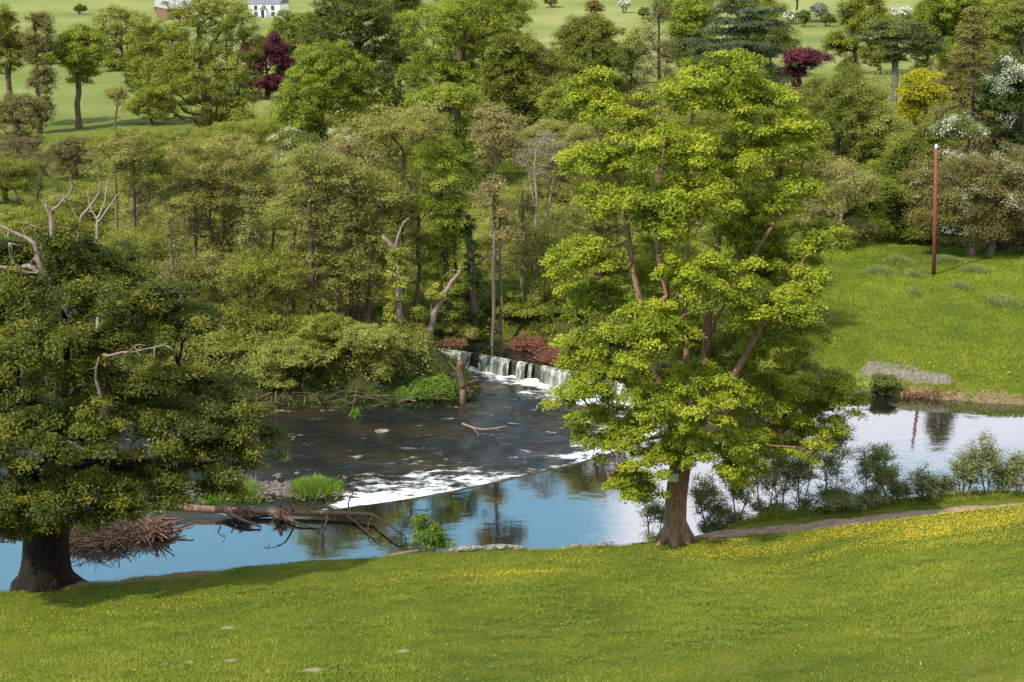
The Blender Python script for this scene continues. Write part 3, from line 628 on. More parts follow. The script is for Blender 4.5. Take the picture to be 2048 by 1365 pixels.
# ---- old oak at the left edge
def oak():
    Y = 51.0; b = base_at(92, Y); b[2] -= 0.15
    def W(u, v, dy): return at_y(u, v, Y + dy)
    sk = Skel()
    t = sk.chain([b, W(92, 1120, 0), W(92, 1080, 0), W(94, 1030, 0), W(98, 980, .1), W(108, 920, .2), W(118, 860, .3)])
    sk.chain([W(130, 800, .3), W(135, 730, .4), W(128, 660, .3), W(132, 600, .2), W(120, 540, .2), W(112, 480, .3), W(105, 430, .3)], t[-1])
    sk.chain([W(160, 850, .5), W(220, 800, .8), W(290, 770, 1.2), W(380, 760, 1.4), W(450, 770, 1.4)], t[-2])
    sk.chain([W(190, 720, -1), W(240, 650, -1.5), W(300, 600, -1.6)], t[-1])
    sk.chain([W(60, 800, -1), W(20, 720, -1.5), W(-40, 640, -2)], t[-1])
    sk.chain([W(170, 930, -1.5), W(260, 930, -2.2), W(360, 930, -2.6), W(450, 920, -2.6)], t[-3])
    sk.chain([W(40, 930, -1.5), W(-30, 900, -2)], t[-3])
    blobs = [(200, 540, 90, 70, 1), (120, 500, 60, 70, 0), (60, 590, 90, 60, -1), (-40, 640, 110, 90, 0), (20, 520, 55, 55, 1), (180, 620, 90, 50, -2), (310, 590, 85, 45, 1), (370, 650, 85, 40, 1.5), (260, 690, 110, 45, -1), (80, 690, 110, 60, -2.5),
             (150, 780, 120, 60, -2), (-20, 790, 110, 90, -1), (300, 800, 80, 34, 2), (320, 765, 75, 26, -1.5), (190, 800, 70, 34, -3), (420, 790, 90, 34, 1), (460, 840, 80, 48, 0), (350, 860, 110, 52, -2), (230, 880, 120, 52, -3), (490, 900, 92, 42, 0), (80, 880, 120, 60, -3), (-60, 930, 90, 60, -2),
             (400, 930, 110, 40, -1.5), (300, 975, 110, 36, -2.5), (130, 980, 130, 46, -3.2), (0, 1000, 100, 40, -2.5), (440, 980, 60, 16, -1), (230, 1020, 80, 22, -2.5), (60, 1040, 90, 24, -2.6), (150, 1035, 70, 22, -1.5), (-40, 1030, 80, 30, -4.5), (-110, 980, 90, 60, -4)]  # last two lobes, toward the sun, added to shade the trunk
    lob = []
    for u, v, ru, rv, dy in blobs:
        k = scl(Y + dy, 10); lob.append((W(u, v, dy), np.array([ru * k * .88, ru * k, rv * k * .82])))
    pads = crown_pads(lob, 1250, inner=0.42, low=-.7); pads = pads[smooth_noise(pads[:, 0] + pads[:, 1] * .7, pads[:, 2] * 1.5, 1.6, 77) < .85]
    tips = [c[-1] for c in sk.chains] + grow(sk, pads, seg=.9, amp=0.15, rise=0.6, slope=0.2, zmin=b[2] + 2.6)
    wood = skel_mesh(sk, tips, 0.84, rt=0.02, power=0.82, flare=0.38)
    for a in np.arange(0.3, 6.4, 0.85):
        d = np.array([math.cos(a), math.sin(a), 0]); p1 = b + d * 1.85; wood.tube([b + d * .45 + [0, 0, 1.3], b + d * .85 + [0, 0, .5], b + d * 1.35 + [0, 0, .2], np.array([p1[0], p1[1], gz(p1[0], p1[1]) - .1])], [.4, .34, .2, .08], 7)
    twigs(wood, pads, .8, 2, .012)
    o = thing('oak_tree', 'massive dark oak with olive and orange-tinted leaves and bare dead limbs at the left edge', 'tree', tuple(b))
    mk('trunk', wood, B['oak'], o, off=b, smooth=True)
    tb = MB(); tns = []
    fm, tn = foliage(pads, 0.64, 310000, 0.12, flat=.75, droop=.15, up=.8, spread=.95, per_pad=.75, tb=-.08)
    mk('crown', fm, L['oak'], o, off=b, attrs={'tone': ('FACE', np.concatenate(tn))})
    dead = [[(150, 640), (128, 610), (105, 575), (80, 548), (62, 530), (30, 537), (-30, 530)], [(80, 548), (45, 545), (22, 520), (18, 485)], [(92, 560), (72, 505), (64, 482), (30, 465), (-20, 440)], [(72, 505), (88, 482), (60, 452)],
            [(104, 480), (104, 430), (92, 412), (84, 400)], [(104, 430), (122, 405), (140, 385), (150, 366)], [(122, 405), (128, 388)], [(205, 835), (202, 790), (190, 745), (196, 715)], [(178, 905), (160, 895), (140, 882)], [(205, 710), (255, 706), (300, 700), (335, 688)],
            [(255, 706), (270, 690)], [(62, 530), (70, 510)], [(85, 548), (84, 520)]]
    thick = [.17, .05, .12, .04, .11, .06, .03, .08, .10, .05, .025, .03, .03]
    for i, (ln, th) in enumerate(zip(dead, thick)):
        m = MB(); p = np.array([W(u, v, -3.3 if i in (7, 8, 9, 10) else -.9) for u, v in ln]); p = chaikin(p, 1); p += rng.normal(size=p.shape) * .03; m.tube(p, np.linspace(th, th * .35, len(p)), 7)
        for _ in range(3):
            k = rng.integers(len(p) // 2, len(p)); e = p[k] + sph(1)[0] * .5; m.tube([p[k], (p[k] + e) / 2 + rng.normal(size=3) * .05, e], [.03, .02, .01], 4)
        q = mk('dead_branch', m, B['dead'], o, off=b, smooth=True)
oak()

# ---- everything that grows beyond the river
FAR_W = 'trees on the far side of the meadow'; HILL = 'bushes scattered over the hillside pasture'; RIVT = 'slender trees along the far bank'; MIDW = 'thicket between the river and the meadow'
T = tree
# far hillside
for lab, Y, bu, bb, lf, kw in [
    ('round dark bush alone on the upper left pasture', 400, 160, bbox(143, 178, 6, 30), 'dark', {}),
    ('tiny yellow gorse bush left of the brown barn', 440, 316, bbox(306, 326, 10, 28), 'gold', {}),
    ('dark bush at the top edge with a shadow on the pasture', 345, 1105, bbox(1080, 1125, -14, 16), 'mid', {}),
    ('white hawthorn in full bloom on the upper pasture', 350, 1248, bbox(1232, 1266, -8, 27), 'white', {}),
    ('dark green bush beside the white hawthorn', 335, 1288, bbox(1272, 1306, 12, 40), 'dark', {}),
    ('very small dark bush at the lower pasture edge', 290, 1244, bbox(1236, 1252, 55, 72), 'dark', {}),
    ('white blossoming hawthorn left of the round dark bush', 320, 1582, bbox(1560, 1606, 18, 50), 'white', {}),
    ('round dark green bush among white hawthorns', 310, 1606, bbox(1584, 1628, 18, 56), 'dark', {}),
    ('large pale hawthorn above the right pasture', 330, 1645, bbox(1618, 1668, 2, 44), 'white', {}),
    ('dark bush right of the large pale hawthorn', 312, 1654, bbox(1634, 1676, 24, 54), 'dark', {}),
    ('pale blossoming hawthorn at the pasture top edge', 340, 1690, bbox(1666, 1700, 2, 34), 'white', {}),
    ('wide white hawthorn behind the dark pine', 330, 1795, bbox(1760, 1836, 8, 52), 'white', {}),
    ('dark bush under the wide white hawthorn', 320, 1822, bbox(1800, 1850, 26, 58), 'dark', {})]:
    T('hillside_bush', lab, ground_Y(bu, bb[1] + bb[3]), bu, [bb], leaf=lf, n=16, tr=.2, lobes=4, size=.5, group=HILL, cat='bush', stems=3, nameparts=('stems', 'foliage'), dens=1.2)
T('parkland_tree', 'brownish round tree alone on the upper pasture', ground_Y(1190, 48), 1190, [bbox(1163, 1213, -8, 44)], leaf='brown', n=22, lobes=5, size=.42, group=HILL)
for lab, Y, bu, bb, lf in [
    ('dark wood tree above the barn field, left of the others', 520, 215, bbox(180, 265, -40, 10), 'dark'), ('dark wood tree above the barn field', 520, 285, bbox(255, 325, -40, 12), 'dark'),
    ('dark tree behind the barn roof', 500, 405, bbox(370, 450, -50, 10), 'dark'), ('dark tree just left of the white farmhouse', 470, 480, bbox(455, 500, -30, 22), 'mid'), ('dark tree just right of the white farmhouse', 460, 590, bbox(572, 622, -30, 34), 'dark'),
    ('bluish dark tree in the gap between two tall crowns', 430, 790, bbox(750, 830, -30, 62), 'dark'), ('dark tree at the top edge over the right pasture', 400, 1340, bbox(1290, 1380, -60, 10), 'dark'),
    ('dark tree above the white hawthorns', 380, 1590, bbox(1545, 1650, -50, 12), 'dark'), ('dark tree top above the gap in the right pasture', 390, 1720, bbox(1650, 1800, -60, 8), 'dark')]:
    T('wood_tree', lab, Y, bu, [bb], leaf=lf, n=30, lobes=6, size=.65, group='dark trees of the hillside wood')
# trees across the far side of the meadow
far = [
 ('broadleaf_tree', 'dense green tree cut by the left edge above the meadow', 176, 30, [bbox(-40, 62, 12, 175)], 'mid', dict(n=60, tr=.35)),
 ('broadleaf_tree', 'tall thin reddish-brown tree between two green ones on the left', 172, 80, [bbox(46, 116, 18, 175), bbox(50, 110, 130, 215)], 'redtwig', dict(n=50, tr=.3, dens=.6, tw=2, trunk_to=.9)),
 ('broadleaf_tree', 'round-headed green tree with a bare straight trunk and its shadow on the meadow', 175, 158, [(160, 105, 54, 56), (160, 148, 34, 34)], 'beech', dict(n=110, tr=.36, trunk_to=.8)),
 ('broadleaf_tree', 'pale yellowish airy tree left of the great dark one', 250, 245, [bbox(190, 305, 6, 150)], 'pale', dict(n=60, dens=.7, tr=.35)),
 ('young_tree', 'small bare-stemmed tree alone in the meadow', 165, 232, [bbox(212, 260, 172, 228)], 'willow', dict(n=18, dens=.5, tr=.12, tw=3, lobes=3)),
 ('broadleaf_tree', 'green shoulder tree left of the great dark one', 178, 300, [bbox(256, 350, 30, 230)], 'mid', dict(n=60)),
 ('lime_tree', 'great dark-shaded dense tree reaching the top edge', 166, 415, [(410, 60, 90, 90), (400, 190, 128, 80), (330, 170, 62, 70), (440, 130, 85, 80)], 'mid', dict(n=70, tr=.7, dens=1.1, lobes=5)),
 ('copper_beech', 'dark purple copper beech behind the left group', 205, 535, [bbox(478, 585, 62, 185)], 'copper', dict(n=50, tr=.35)),
 ('broadleaf_tree', 'rounded green tree right of the purple beech', 225, 578, [bbox(538, 622, 22, 165)], 'mid', dict(n=50)),
 ('lime_tree', 'tall dark green tree with its top beyond the upper edge', 165, 715, [(700, 70, 92, 110), (735, 150, 62, 80)], 'dark', dict(n=90, tr=.6, dens=1.1)),
 ('broadleaf_tree', 'bright broad tree in front of the tall dark one', 148, 655, [bbox(560, 750, 84, 290), bbox(545, 640, 190, 290)], 'beech', dict(n=80, tr=.45, low=-.7)),
 ('horse_chestnut', 'huge bright yellow-green tree left of the olive domes', 150, 905, [(880, 70, 88, 72), (960, 45, 100, 72), (850, 140, 62, 60), (920, 170, 100, 62), (1000, 20, 62, 60)], 'beech', dict(n=56, tr=.7, dens=1.15, lobes=5)),
 ('broadleaf_tree', 'olive domed tree right of the huge bright one', 146, 1050, [(1070, 160, 100, 85), (1030, 120, 60, 60)], 'olive', dict(n=70, tr=.5, dens=1.1, lobes=5)),
 ('broadleaf_tree', 'olive-gold domed tree before the upper pasture', 150, 1180, [(1165, 120, 88, 85), (1200, 180, 55, 60)], 'olive', dict(n=70, tr=.5, dens=1.1, lobes=5)),
 ('broadleaf_tree', 'bright green tree lower down between the domes and willow', 135, 890, [bbox(800, 960, 168, 250)], 'beech', dict(n=45, low=-.6)),
 ('larch', 'thin hazy reddish larch left of the blue cedar', 135, 1315, [bbox(1272, 1358, 5, 200)], 'redtwig', dict(n=90, cone=True, dens=.5, tr=.25, trunk_to=.95, tw=1)),
 ('broadleaf_tree', 'bright yellow-green tree behind the sycamore top', 160, 1405, [bbox(1340, 1452, -8, 120)], 'beech', dict(n=60)),
 ('broadleaf_tree', 'pale green tree showing left of the hazy larch', 155, 1265, [bbox(1228, 1305, 60, 180)], 'pale', dict(n=40)),
 ('cedar_tree', 'spreading blue-grey cedar with flat tiers of needles', 146, 1490, [(1490, 40, 75, 60), (1470, 100, 95, 50), (1510, 140, 75, 40)], 'cedar', dict(n=60, tr=.45, layer=1.1, flat=.22, lobes=3, bark='grey', pr=1.9)),
 ('copper_beech', 'low dark red beech right of the cedar', 155, 1612, [bbox(1562, 1660, 96, 150), bbox(1560, 1610, 130, 170)], 'copper', dict(n=40, low=-.6)),
 ('broadleaf_tree', 'dark green tree left of the flat-topped pine', 162, 1715, [bbox(1680, 1768, -30, 110), bbox(1648, 1720, 60, 125)], 'mid', dict(n=65)),
 ('pine_tree', 'flat-topped dark pine with a bare pinkish trunk', 150, 1788, [bbox(1722, 1868, 34, 128), bbox(1750, 1820, 90, 150)], 'pine', dict(n=48, flat=.3, layer=.9, tr=.34, bark='grey', trunk_to=.8, pr=1.3, dens=.9)),
 ('broadleaf_tree', 'broad fresh green tree at the upper right', 168, 1900, [(1895, 50, 62, 80), (1955, 40, 70, 90)], 'beech', dict(n=80, tr=.5, lobes=6)),
 ('broadleaf_tree', 'olive oak-like tree cut by the top right corner', 158, 2025, [bbox(1975, 2100, 0, 125)], 'olive', dict(n=60, tr=.4)),
 ('broadleaf_tree', 'fresh green crown below the upper right trees', 150, 1935, [bbox(1870, 2010, 80, 175)], 'mid', dict(n=55)),
 ('golden_tree', 'golden-yellow domed tree below the dark pine', 137, 1835, [bbox(1795, 1905, 138, 225), bbox(1775, 1840, 195, 260)], 'gold', dict(n=65, tr=.3, low=-.5)),
 ('larch', 'tall conical rusty-brown larch at the right', 124, 1932, [bbox(1845, 2025, 42, 310)], 'brown', dict(n=150, cone=True, dens=.6, tr=.35, trunk_to=.97, flat=.3, tw=1)),
 ('flowering_tree', 'tree covered in white blossom cut by the right edge', 122, 2020, [bbox(1962, 2100, 115, 290)], 'ivydark', dict(n=75, tr=.3, bloom=.35)),
 ('broadleaf_tree', 'dense dark olive tree right of the sycamore top', 130, 1660, [bbox(1580, 1775, 142, 330)], 'olive', dict(n=90, tr=.45)),
 ('broadleaf_tree', 'bluish-green tree between olive tree and golden tree', 128, 1745, [bbox(1690, 1810, 210, 360)], 'pale', dict(n=60, dens=.8)),
 ('broadleaf_tree', 'olive-green tree in front of the brown larch foot', 122, 1835, [bbox(1775, 1900, 235, 400)], 'olive', dict(n=70)),
 ('hawthorn', 'small hawthorn topped with a white cluster above the pole', 116, 1905, [bbox(1865, 1960, 228, 300)], 'dark', dict(n=26, bloom=.38, low=-.5)),
 ('broadleaf_tree', 'bright green young tree at the dark river bend', 119, 1735, [bbox(1695, 1785, 318, 440)], 'beech', dict(n=45, tr=.2)),
 ('broadleaf_tree', 'green-gold tree overhanging the dark bend', 121, 1790, [bbox(1755, 1850, 350, 440)], 'mid', dict(n=40)),
 ('willow_tree', 'grey leafless-looking willow leaning over the field edge', 112, 1660, [bbox(1555, 1745, 308, 470)], 'willow', dict(n=70, dens=.35, tw=5, tr=.25, stems=3, bark='pale', size=.15)),
 ('oak_tree', 'broad brown-green oak behind the pole with two trunks', 107, 1960, [(1925, 380, 110, 80), (2010, 400, 90, 95), (1880, 440, 70, 55), (1960, 460, 90, 40)], 'brown', dict(n=70, tr=.42, stems=2, dens=.9, bloom=.10, bark='grey')),
 ('oak_tree', 'brownish oak running off the right edge', 108, 2080, [bbox(2000, 2160, 290, 520)], 'brown', dict(n=70, tr=.4)),
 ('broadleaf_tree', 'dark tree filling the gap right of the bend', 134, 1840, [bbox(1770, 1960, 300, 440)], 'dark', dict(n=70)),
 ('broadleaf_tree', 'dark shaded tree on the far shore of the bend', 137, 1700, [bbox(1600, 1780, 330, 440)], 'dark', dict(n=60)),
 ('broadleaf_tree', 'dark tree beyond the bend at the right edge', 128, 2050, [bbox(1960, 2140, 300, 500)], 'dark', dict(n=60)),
]
for kd, lab, Y, bu, bl, lf, kw in far:
    if kd == 'lime_tree': kw['dens'] = 1.5
    bare = 'trunk' in lab or 'stem' in lab or 'meadow' in lab
    kw['dens'] = kw.get('dens', 1) * 1.25
    T(kd, lab, Y, bu, bl, leaf=lf, group=FAR_W, inner=.35, skirt=0 if bare or kw.get('cone') else .9, grow_k=1.3, **{'pr': 1.0, **kw})
for kd, lab, Y, bu, bl, lf, kw in [
 ('broadleaf_tree', 'dark rounded tree between the purple beech and tall dark lime', 190, 640, [bbox(590, 690, 10, 150)], 'dark', {}),
 ('broadleaf_tree', 'shaded tree behind the huge bright yellow-green one', 175, 800, [bbox(750, 850, 60, 230)], 'dark', {}),
 ('broadleaf_tree', 'bright crown at the top edge right of the huge one', 185, 1020, [bbox(950, 1075, -60, 90)], 'beech', {}),
 ('broadleaf_tree', 'green tree below the olive domes', 134, 1130, [bbox(1060, 1230, 150, 280)], 'mid', {}),
 ('broadleaf_tree', 'deep green tree in the dip behind the cedar', 165, 1540, [bbox(1480, 1600, 20, 150)], 'dark', {}),
 ('broadleaf_tree', 'dark crown between larch and upper right trees', 175, 1850, [bbox(1800, 1890, 20, 150)], 'dark', {}),
 ('broadleaf_tree', 'shaded tree behind the white-blossomed tree', 140, 2010, [bbox(1940, 2090, 90, 260)], 'dark', {}),
 ('broadleaf_tree', 'dusky tree low at the left edge behind the twiggy willow', 150, 40, [bbox(-30, 110, 180, 290)], 'redtwig', dict(dens=.6, tw=2)),
 ('broadleaf_tree', 'bushy tree between the left willow and meadow', 140, 150, [bbox(90, 210, 270, 330)], 'redtwig', dict(dens=.4, tw=3))]:
    T(kd, lab, Y, bu, bl, leaf=lf, group=FAR_W, skirt=.9, grow_k=1.15, inner=.35, **kw)
for lab, Y, bu, bb, lf in [('dim green crown behind the bright tree left of the tall lime', 240, 610, bbox(570, 660, 20, 130), 'mid'), ('dim crown at the top edge behind the tall dark lime', 260, 800, bbox(740, 860, -50, 90), 'dark'),
    ('dim crown at the top edge behind the huge bright tree', 250, 930, bbox(860, 1010, -70, 70), 'mid'), ('dim crown left of the blue-grey cedar', 230, 1370, bbox(1310, 1440, -50, 90), 'dark'), ('dim crown behind the cedar at the top edge', 230, 1510, bbox(1440, 1570, -60, 80), 'mid'),
    ('dim crown behind the dark pine', 240, 1760, bbox(1700, 1810, 10, 100), 'mid'), ('dim crown behind the broad fresh tree', 230, 1880, bbox(1830, 1950, -50, 90), 'mid'), ('dim crown in the top right corner', 230, 2000, bbox(1930, 2100, -60, 70), 'dark'),
    ('green crown left of the great dark tree at its shoulder', 200, 345, bbox(300, 400, 40, 180), 'mid'), ('dull crown behind the left meadow trees', 300, 130, bbox(90, 190, 60, 150), 'olive'), ('dull crown behind the pale airy tree', 290, 285, bbox(240, 330, 50, 150), 'olive'), ('dull crown at the left edge of the far meadow', 300, 20, bbox(-40, 80, 60, 155), 'olive'), ('pale round crown just left of the pale airy tree, beyond the meadow', 265, 185, bbox(150, 225, 70, 152), 'pale'),
    ('pale low crown beyond the meadow between the two leftmost trees', 260, 75, bbox(40, 115, 85, 152), 'pale'), ('tawny low crown beyond the meadow right of the bare-trunked tree', 255, 232, bbox(205, 262, 95, 155), 'tan'), ('green low crown beyond the meadow beside the great dark tree', 250, 275, bbox(250, 310, 80, 156), 'mid'),
    ('low olive crown beyond the meadow behind the bare straight trunk', 270, 135, bbox(100, 170, 95, 152), 'olive')]:
    T('distant_tree', lab, Y, bu, [bb], leaf=lf, group='dim crowns filling the wood behind the meadow trees', skirt=.9, grow_k=1.15, inner=.35)
# thicket in the middle distance
mid = [
 ('willow_tree', 'twiggy nearly bare willow at the left edge', 118, 60, [bbox(-20, 130, 270, 430)], 'redtwig', dict(n=60, dens=.22, tw=6, stems=4, tr=.15, size=.16)),
 ('alder_tree', 'bushy green alder low at the left edge', 112, 20, [bbox(-60, 90, 310, 420)], 'olive', dict(n=45, low=-.6)),
 ('alder_tree', 'tree with a slim pale trunk left of the broad willow', 91, 238, [bbox(180, 300, 252, 410)], 'willow', dict(n=60, dens=.55, tw=3, tr=.10, bark='grey', trunk_to=.95)),
 ('alder_tree', 'yellow-green bushy tree beneath the great dark tree', 132, 300, [bbox(190, 400, 250, 340)], 'mid', dict(n=50, low=-.7)),
 ('alder_tree', 'dark green bushy growth at the feet of the great dark tree', 138, 470, [bbox(380, 560, 235, 320)], 'mid', dict(n=50, low=-.7)),
 ('hawthorn', 'little hawthorn with white flowers left of centre', 128, 566, [bbox(535, 600, 254, 318)], 'mid', dict(n=24, bloom=.25)),
 ('broadleaf_tree', 'low dark tree between the white hawthorn and blossom', 126, 620, [bbox(590, 650, 262, 320)], 'dark', dict(n=26)),
 ('hawthorn', 'hawthorn with a flat white blossom top', 122, 688, [bbox(655, 728, 250, 300)], 'willow', dict(n=22, bloom=.3)),
 ('willow_tree', 'broad hazy willow left of centre with many thin stems', 94, 440, [(440, 330, 120, 62), (400, 400, 90, 60), (500, 400, 80, 60)], 'willow', dict(n=55, dens=.75, stems=5, tr=.14, tw=2, size=.15)),
 ('willow_tree', 'soft grey-green domed willow in the centre', 90, 800, [bbox(718, 905, 198, 330)], 'willow', dict(n=90, dens=.6, tr=.22, tw=2, size=.15)),
 ('alder_tree', 'tan-leaved open tree right of the broad willow', 88, 640, [bbox(570, 700, 290, 470)], 'willow', dict(n=60, dens=.5, tw=3, tr=.16)),
 ('alder_tree', 'open brownish tree with visible limbs in the centre left', 89, 705, [bbox(640, 780, 270, 420)], 'tan', dict(n=60, dens=.4, tw=4, tr=.16)),
 ('broadleaf_tree', 'bright green tree standing in the middle of the thicket', 90, 895, [bbox(835, 955, 280, 400), bbox(820, 960, 380, 470)], 'beech', dict(n=50, tr=.2, dens=.9)),
 ('broadleaf_tree', 'pinkish-tan tree just coming into leaf, with a pale trunk', 88.5, 990, [bbox(940, 1045, 200, 370), (985, 410, 38, 60), (1012, 470, 30, 50)], 'tan', dict(n=120, dens=.75, tw=4, tr=.13, bark='grey', trunk_to=.95)),
 ('bare_tree', 'grey bare twiggy tree right of the tan one', 95, 1080, [bbox(1030, 1135, 255, 400)], 'tan', dict(n=60, dens=.08, tw=9, tr=.12, stems=3, bark='pale')),
 ('alder_tree', 'olive tree behind the grey bare twigs', 122, 1095, [bbox(1030, 1170, 235, 350)], 'willow', dict(n=50)),
 ('broadleaf_tree', 'green tree behind the sycamore left branches', 96, 1200, [bbox(1110, 1290, 230, 400)], 'willow', dict(n=70, dens=.8)),
 ('broadleaf_tree', 'olive tree hidden behind the upper sycamore', 118, 1400, [bbox(1290, 1500, 200, 400)], 'mid', dict(n=80, dens=.8)),
 ('broadleaf_tree', 'green tree behind the sycamore right branches', 115, 1560, [bbox(1470, 1640, 240, 420)], 'mid', dict(n=70, dens=.9)),
 ('alder_tree', 'yellow-green tree low in the thicket below the slim pale trunk', 96, 330, [bbox(230, 410, 400, 560)], 'willow', dict(n=60, dens=.55, tw=3, tr=.14, stems=2)),
 ('alder_tree', 'green tree between the old oak and the broad willow', 98, 150, [bbox(60, 260, 360, 520)], 'mid', dict(n=60, dens=.7, tw=2)),
 ('alder_tree', 'airy green tree behind the tall dark alder', 98, 520, [bbox(430, 600, 370, 520)], 'pale', dict(n=60, dens=.45, tw=3, tr=.14, stems=2)),
 ('alder_tree', 'light green airy tree above the weir', 99, 1085, [bbox(1010, 1170, 400, 560)], 'pale', dict(n=65, dens=.5, tw=3, tr=.18)),
 ('alder_tree', 'green airy tree left of the ivy-clad trunk', 97, 735, [bbox(660, 800, 390, 540)], 'pale', dict(n=55, dens=.45, tw=3, tr=.14)),
 ('alder_tree', 'pale green tree above the brush pile', 103, 1000, [bbox(930, 1060, 430, 560)], 'pale', dict(n=45, dens=.5, tw=2, tr=.14)),
 ('alder_tree', 'green tree seen through the middle of the sycamore', 98, 1290, [bbox(1190, 1400, 400, 600)], 'mid', dict(n=70, dens=.6, tw=2)),
 ('alder_tree', 'green tree behind the sycamore towards the field', 96, 1500, [bbox(1390, 1610, 410, 620)], 'mid', dict(n=70, dens=.7, tw=2)),
]
for kd, lab, Y, bu, bl, lf, kw in mid: kw['dens'] = kw.get('dens', 1) * .72; kw['size'] = .125; T(kd, lab, Y, bu, bl, leaf=lf, group=MIDW, skirt=0 if lf == 'tan' or 'slim pale' in lab else .7, grow_k=1.34, pr=.85, flat=.58, inner=.5, amp=.13, **kw)
# trees standing at the water
riv = [
 ('alder_tree', 'tall straight dark-stemmed alder at the island edge', 85.5, 628, [(620, 350, 80, 70), (620, 440, 88, 75), (640, 540, 80, 60), (600, 620, 90, 50)], 'pale', dict(n=50, dens=.42, tw=3, tr=.22, trunk_to=1.0, stems=1)),
 ('alder_tree', 'leaning alder right of the straight dark one', 86, 690, [(690, 370, 66, 66), (670, 450, 70, 70), (700, 540, 62, 60)], 'pale', dict(n=45, dens=.35, tw=4, tr=.20, lean=(-1.2, 0), trunk_to=1.0)),
 ('alder_tree', 'slender alder just left of the ivy-clad trunk', 87, 735, [(765, 400, 60, 66), (760, 480, 62, 70), (735, 580, 55, 50)], 'pale', dict(n=40, dens=.4, tw=3, tr=.16, lean=(.6, 0), trunk_to=.95)),
 ('alder_tree', 'alder over the left of the pool, leaves reaching low', 84, 560, [(530, 560, 90, 70), (560, 660, 80, 55), (500, 650, 60, 60)], 'mid', dict(n=55, dens=.6, tw=2, tr=.15, stems=3, low=-.6)),
 ('alder_tree', 'green mass of leaves behind the oak tips', 86, 430, [(400, 560, 90, 70), (450, 640, 80, 60), (370, 660, 70, 60)], 'willow', dict(n=55, dens=.6, tw=3, tr=.15, stems=3, low=-.6)),
 ('alder_tree', 'bushy tree behind the upper oak branches', 88, 270, [(270, 520, 100, 70), (240, 600, 100, 70)], 'mid', dict(n=55, dens=.7, tw=2, tr=.15, stems=3, low=-.6)),
 ('alder_tree', 'green tree behind the dead oak limbs', 90, 60, [(60, 470, 110, 70), (0, 560, 110, 80)], 'mid', dict(n=55, dens=.8, tr=.2, stems=2)),
 ('broadleaf_tree', 'green tree on the far bank above the weir falls', 93, 1100, [(1090, 500, 70, 60), (1120, 580, 60, 50)], 'pale', dict(n=50, dens=.5, tw=3, tr=.2, trunk_to=.8, stems=2)),
 ('broadleaf_tree', 'tree with arching dark limbs near the brush pile', 91, 1150, [(1150, 560, 70, 50), (1180, 640, 60, 40)], 'mid', dict(n=45, dens=.6, tw=3, tr=.18, stems=3)),
 ('broadleaf_tree', 'dark-trunked tree behind the sycamore trunk top', 88, 1420, [(1400, 560, 90, 80), (1380, 650, 80, 50)], 'mid', dict(n=60, dens=.6, tw=2, tr=.2, stems=2)),
 ('broadleaf_tree', 'field-edge tree casting its shadow on the grass', 86.5, 1612, [(1560, 570, 88, 90), (1600, 640, 62, 50)], 'olive', dict(n=60, dens=.8, tw=2, tr=.3, bark='drift')),
 ('broadleaf_tree', 'leafy tree on the bank behind the right of the sycamore', 83, 1500, [(1500, 650, 80, 62)], 'mid', dict(n=45, dens=.7, tw=2, tr=.2, stems=2)),
 ('broadleaf_tree', 'low leafy tree behind the left of the sycamore', 86, 1260, [(1240, 620, 80, 62), (1300, 660, 62, 50)], 'mid', dict(n=45, dens=.7, tw=2, tr=.2, stems=2)),
]
for kd, lab, Y, bu, bl, lf, kw in riv: kw['dens'] = kw.get('dens', 1) * .62; kw.setdefault('size', .12); T(kd, lab, Y, bu, bl, leaf=lf, group=RIVT, grow_k=1.3, pr=.85, flat=.55, inner=.5, amp=.14, **kw)
for lab, Y, bu, pts_, lf in [
 ('slender bare-stemmed tree between the oak and the first alder', 84, 350, [(352, 560, 34, 40), (345, 470, 30, 50)], 'willow'), ('slender tree with a few high twigs left of the straight alder', 87, 500, [(505, 470, 34, 50), (500, 400, 26, 40)], 'pale'),
 ('crooked slender tree close to the straight dark alder', 88, 590, [(585, 420, 30, 60), (600, 500, 30, 40)], 'tan'), ('slender reddish-stemmed tree right of the leaning alder', 88, 715, [(722, 380, 30, 60), (715, 480, 30, 50)], 'tan'),
 ('slender tree behind the ivy-clad broken trunk', 90, 835, [(838, 400, 34, 60), (840, 500, 30, 50)], 'pale'), ('thin pale-stemmed tree between the leaning snag and thick ivy trunk', 91, 912, [(905, 470, 30, 50), (912, 400, 28, 40)], 'willow'),
 ('thin upright tree right of the tan tree', 92, 1045, [(1045, 420, 30, 60), (1040, 520, 28, 40)], 'pale'), ('slender twiggy tree over the dead snags on the left', 92, 275, [(275, 400, 34, 60), (270, 330, 26, 40)], 'tan'),
 ('thin forked tree over the broad willow stems', 93, 395, [(395, 380, 34, 60), (400, 460, 30, 40)], 'tan'), ('slender tree standing behind the leaning alder', 94, 665, [(660, 330, 34, 60), (668, 420, 28, 40)], 'tan')]:
    T('slender_tree', lab, Y, bu, pts_, leaf=lf, bark='grey', group=RIVT, n=60, pr=.5, dens=.22, tw=5, tr=.14, trunk_to=.97, size=.11, lobes=3, amp=.16, grow_k=1.3, rise=1.2, slope=.7)
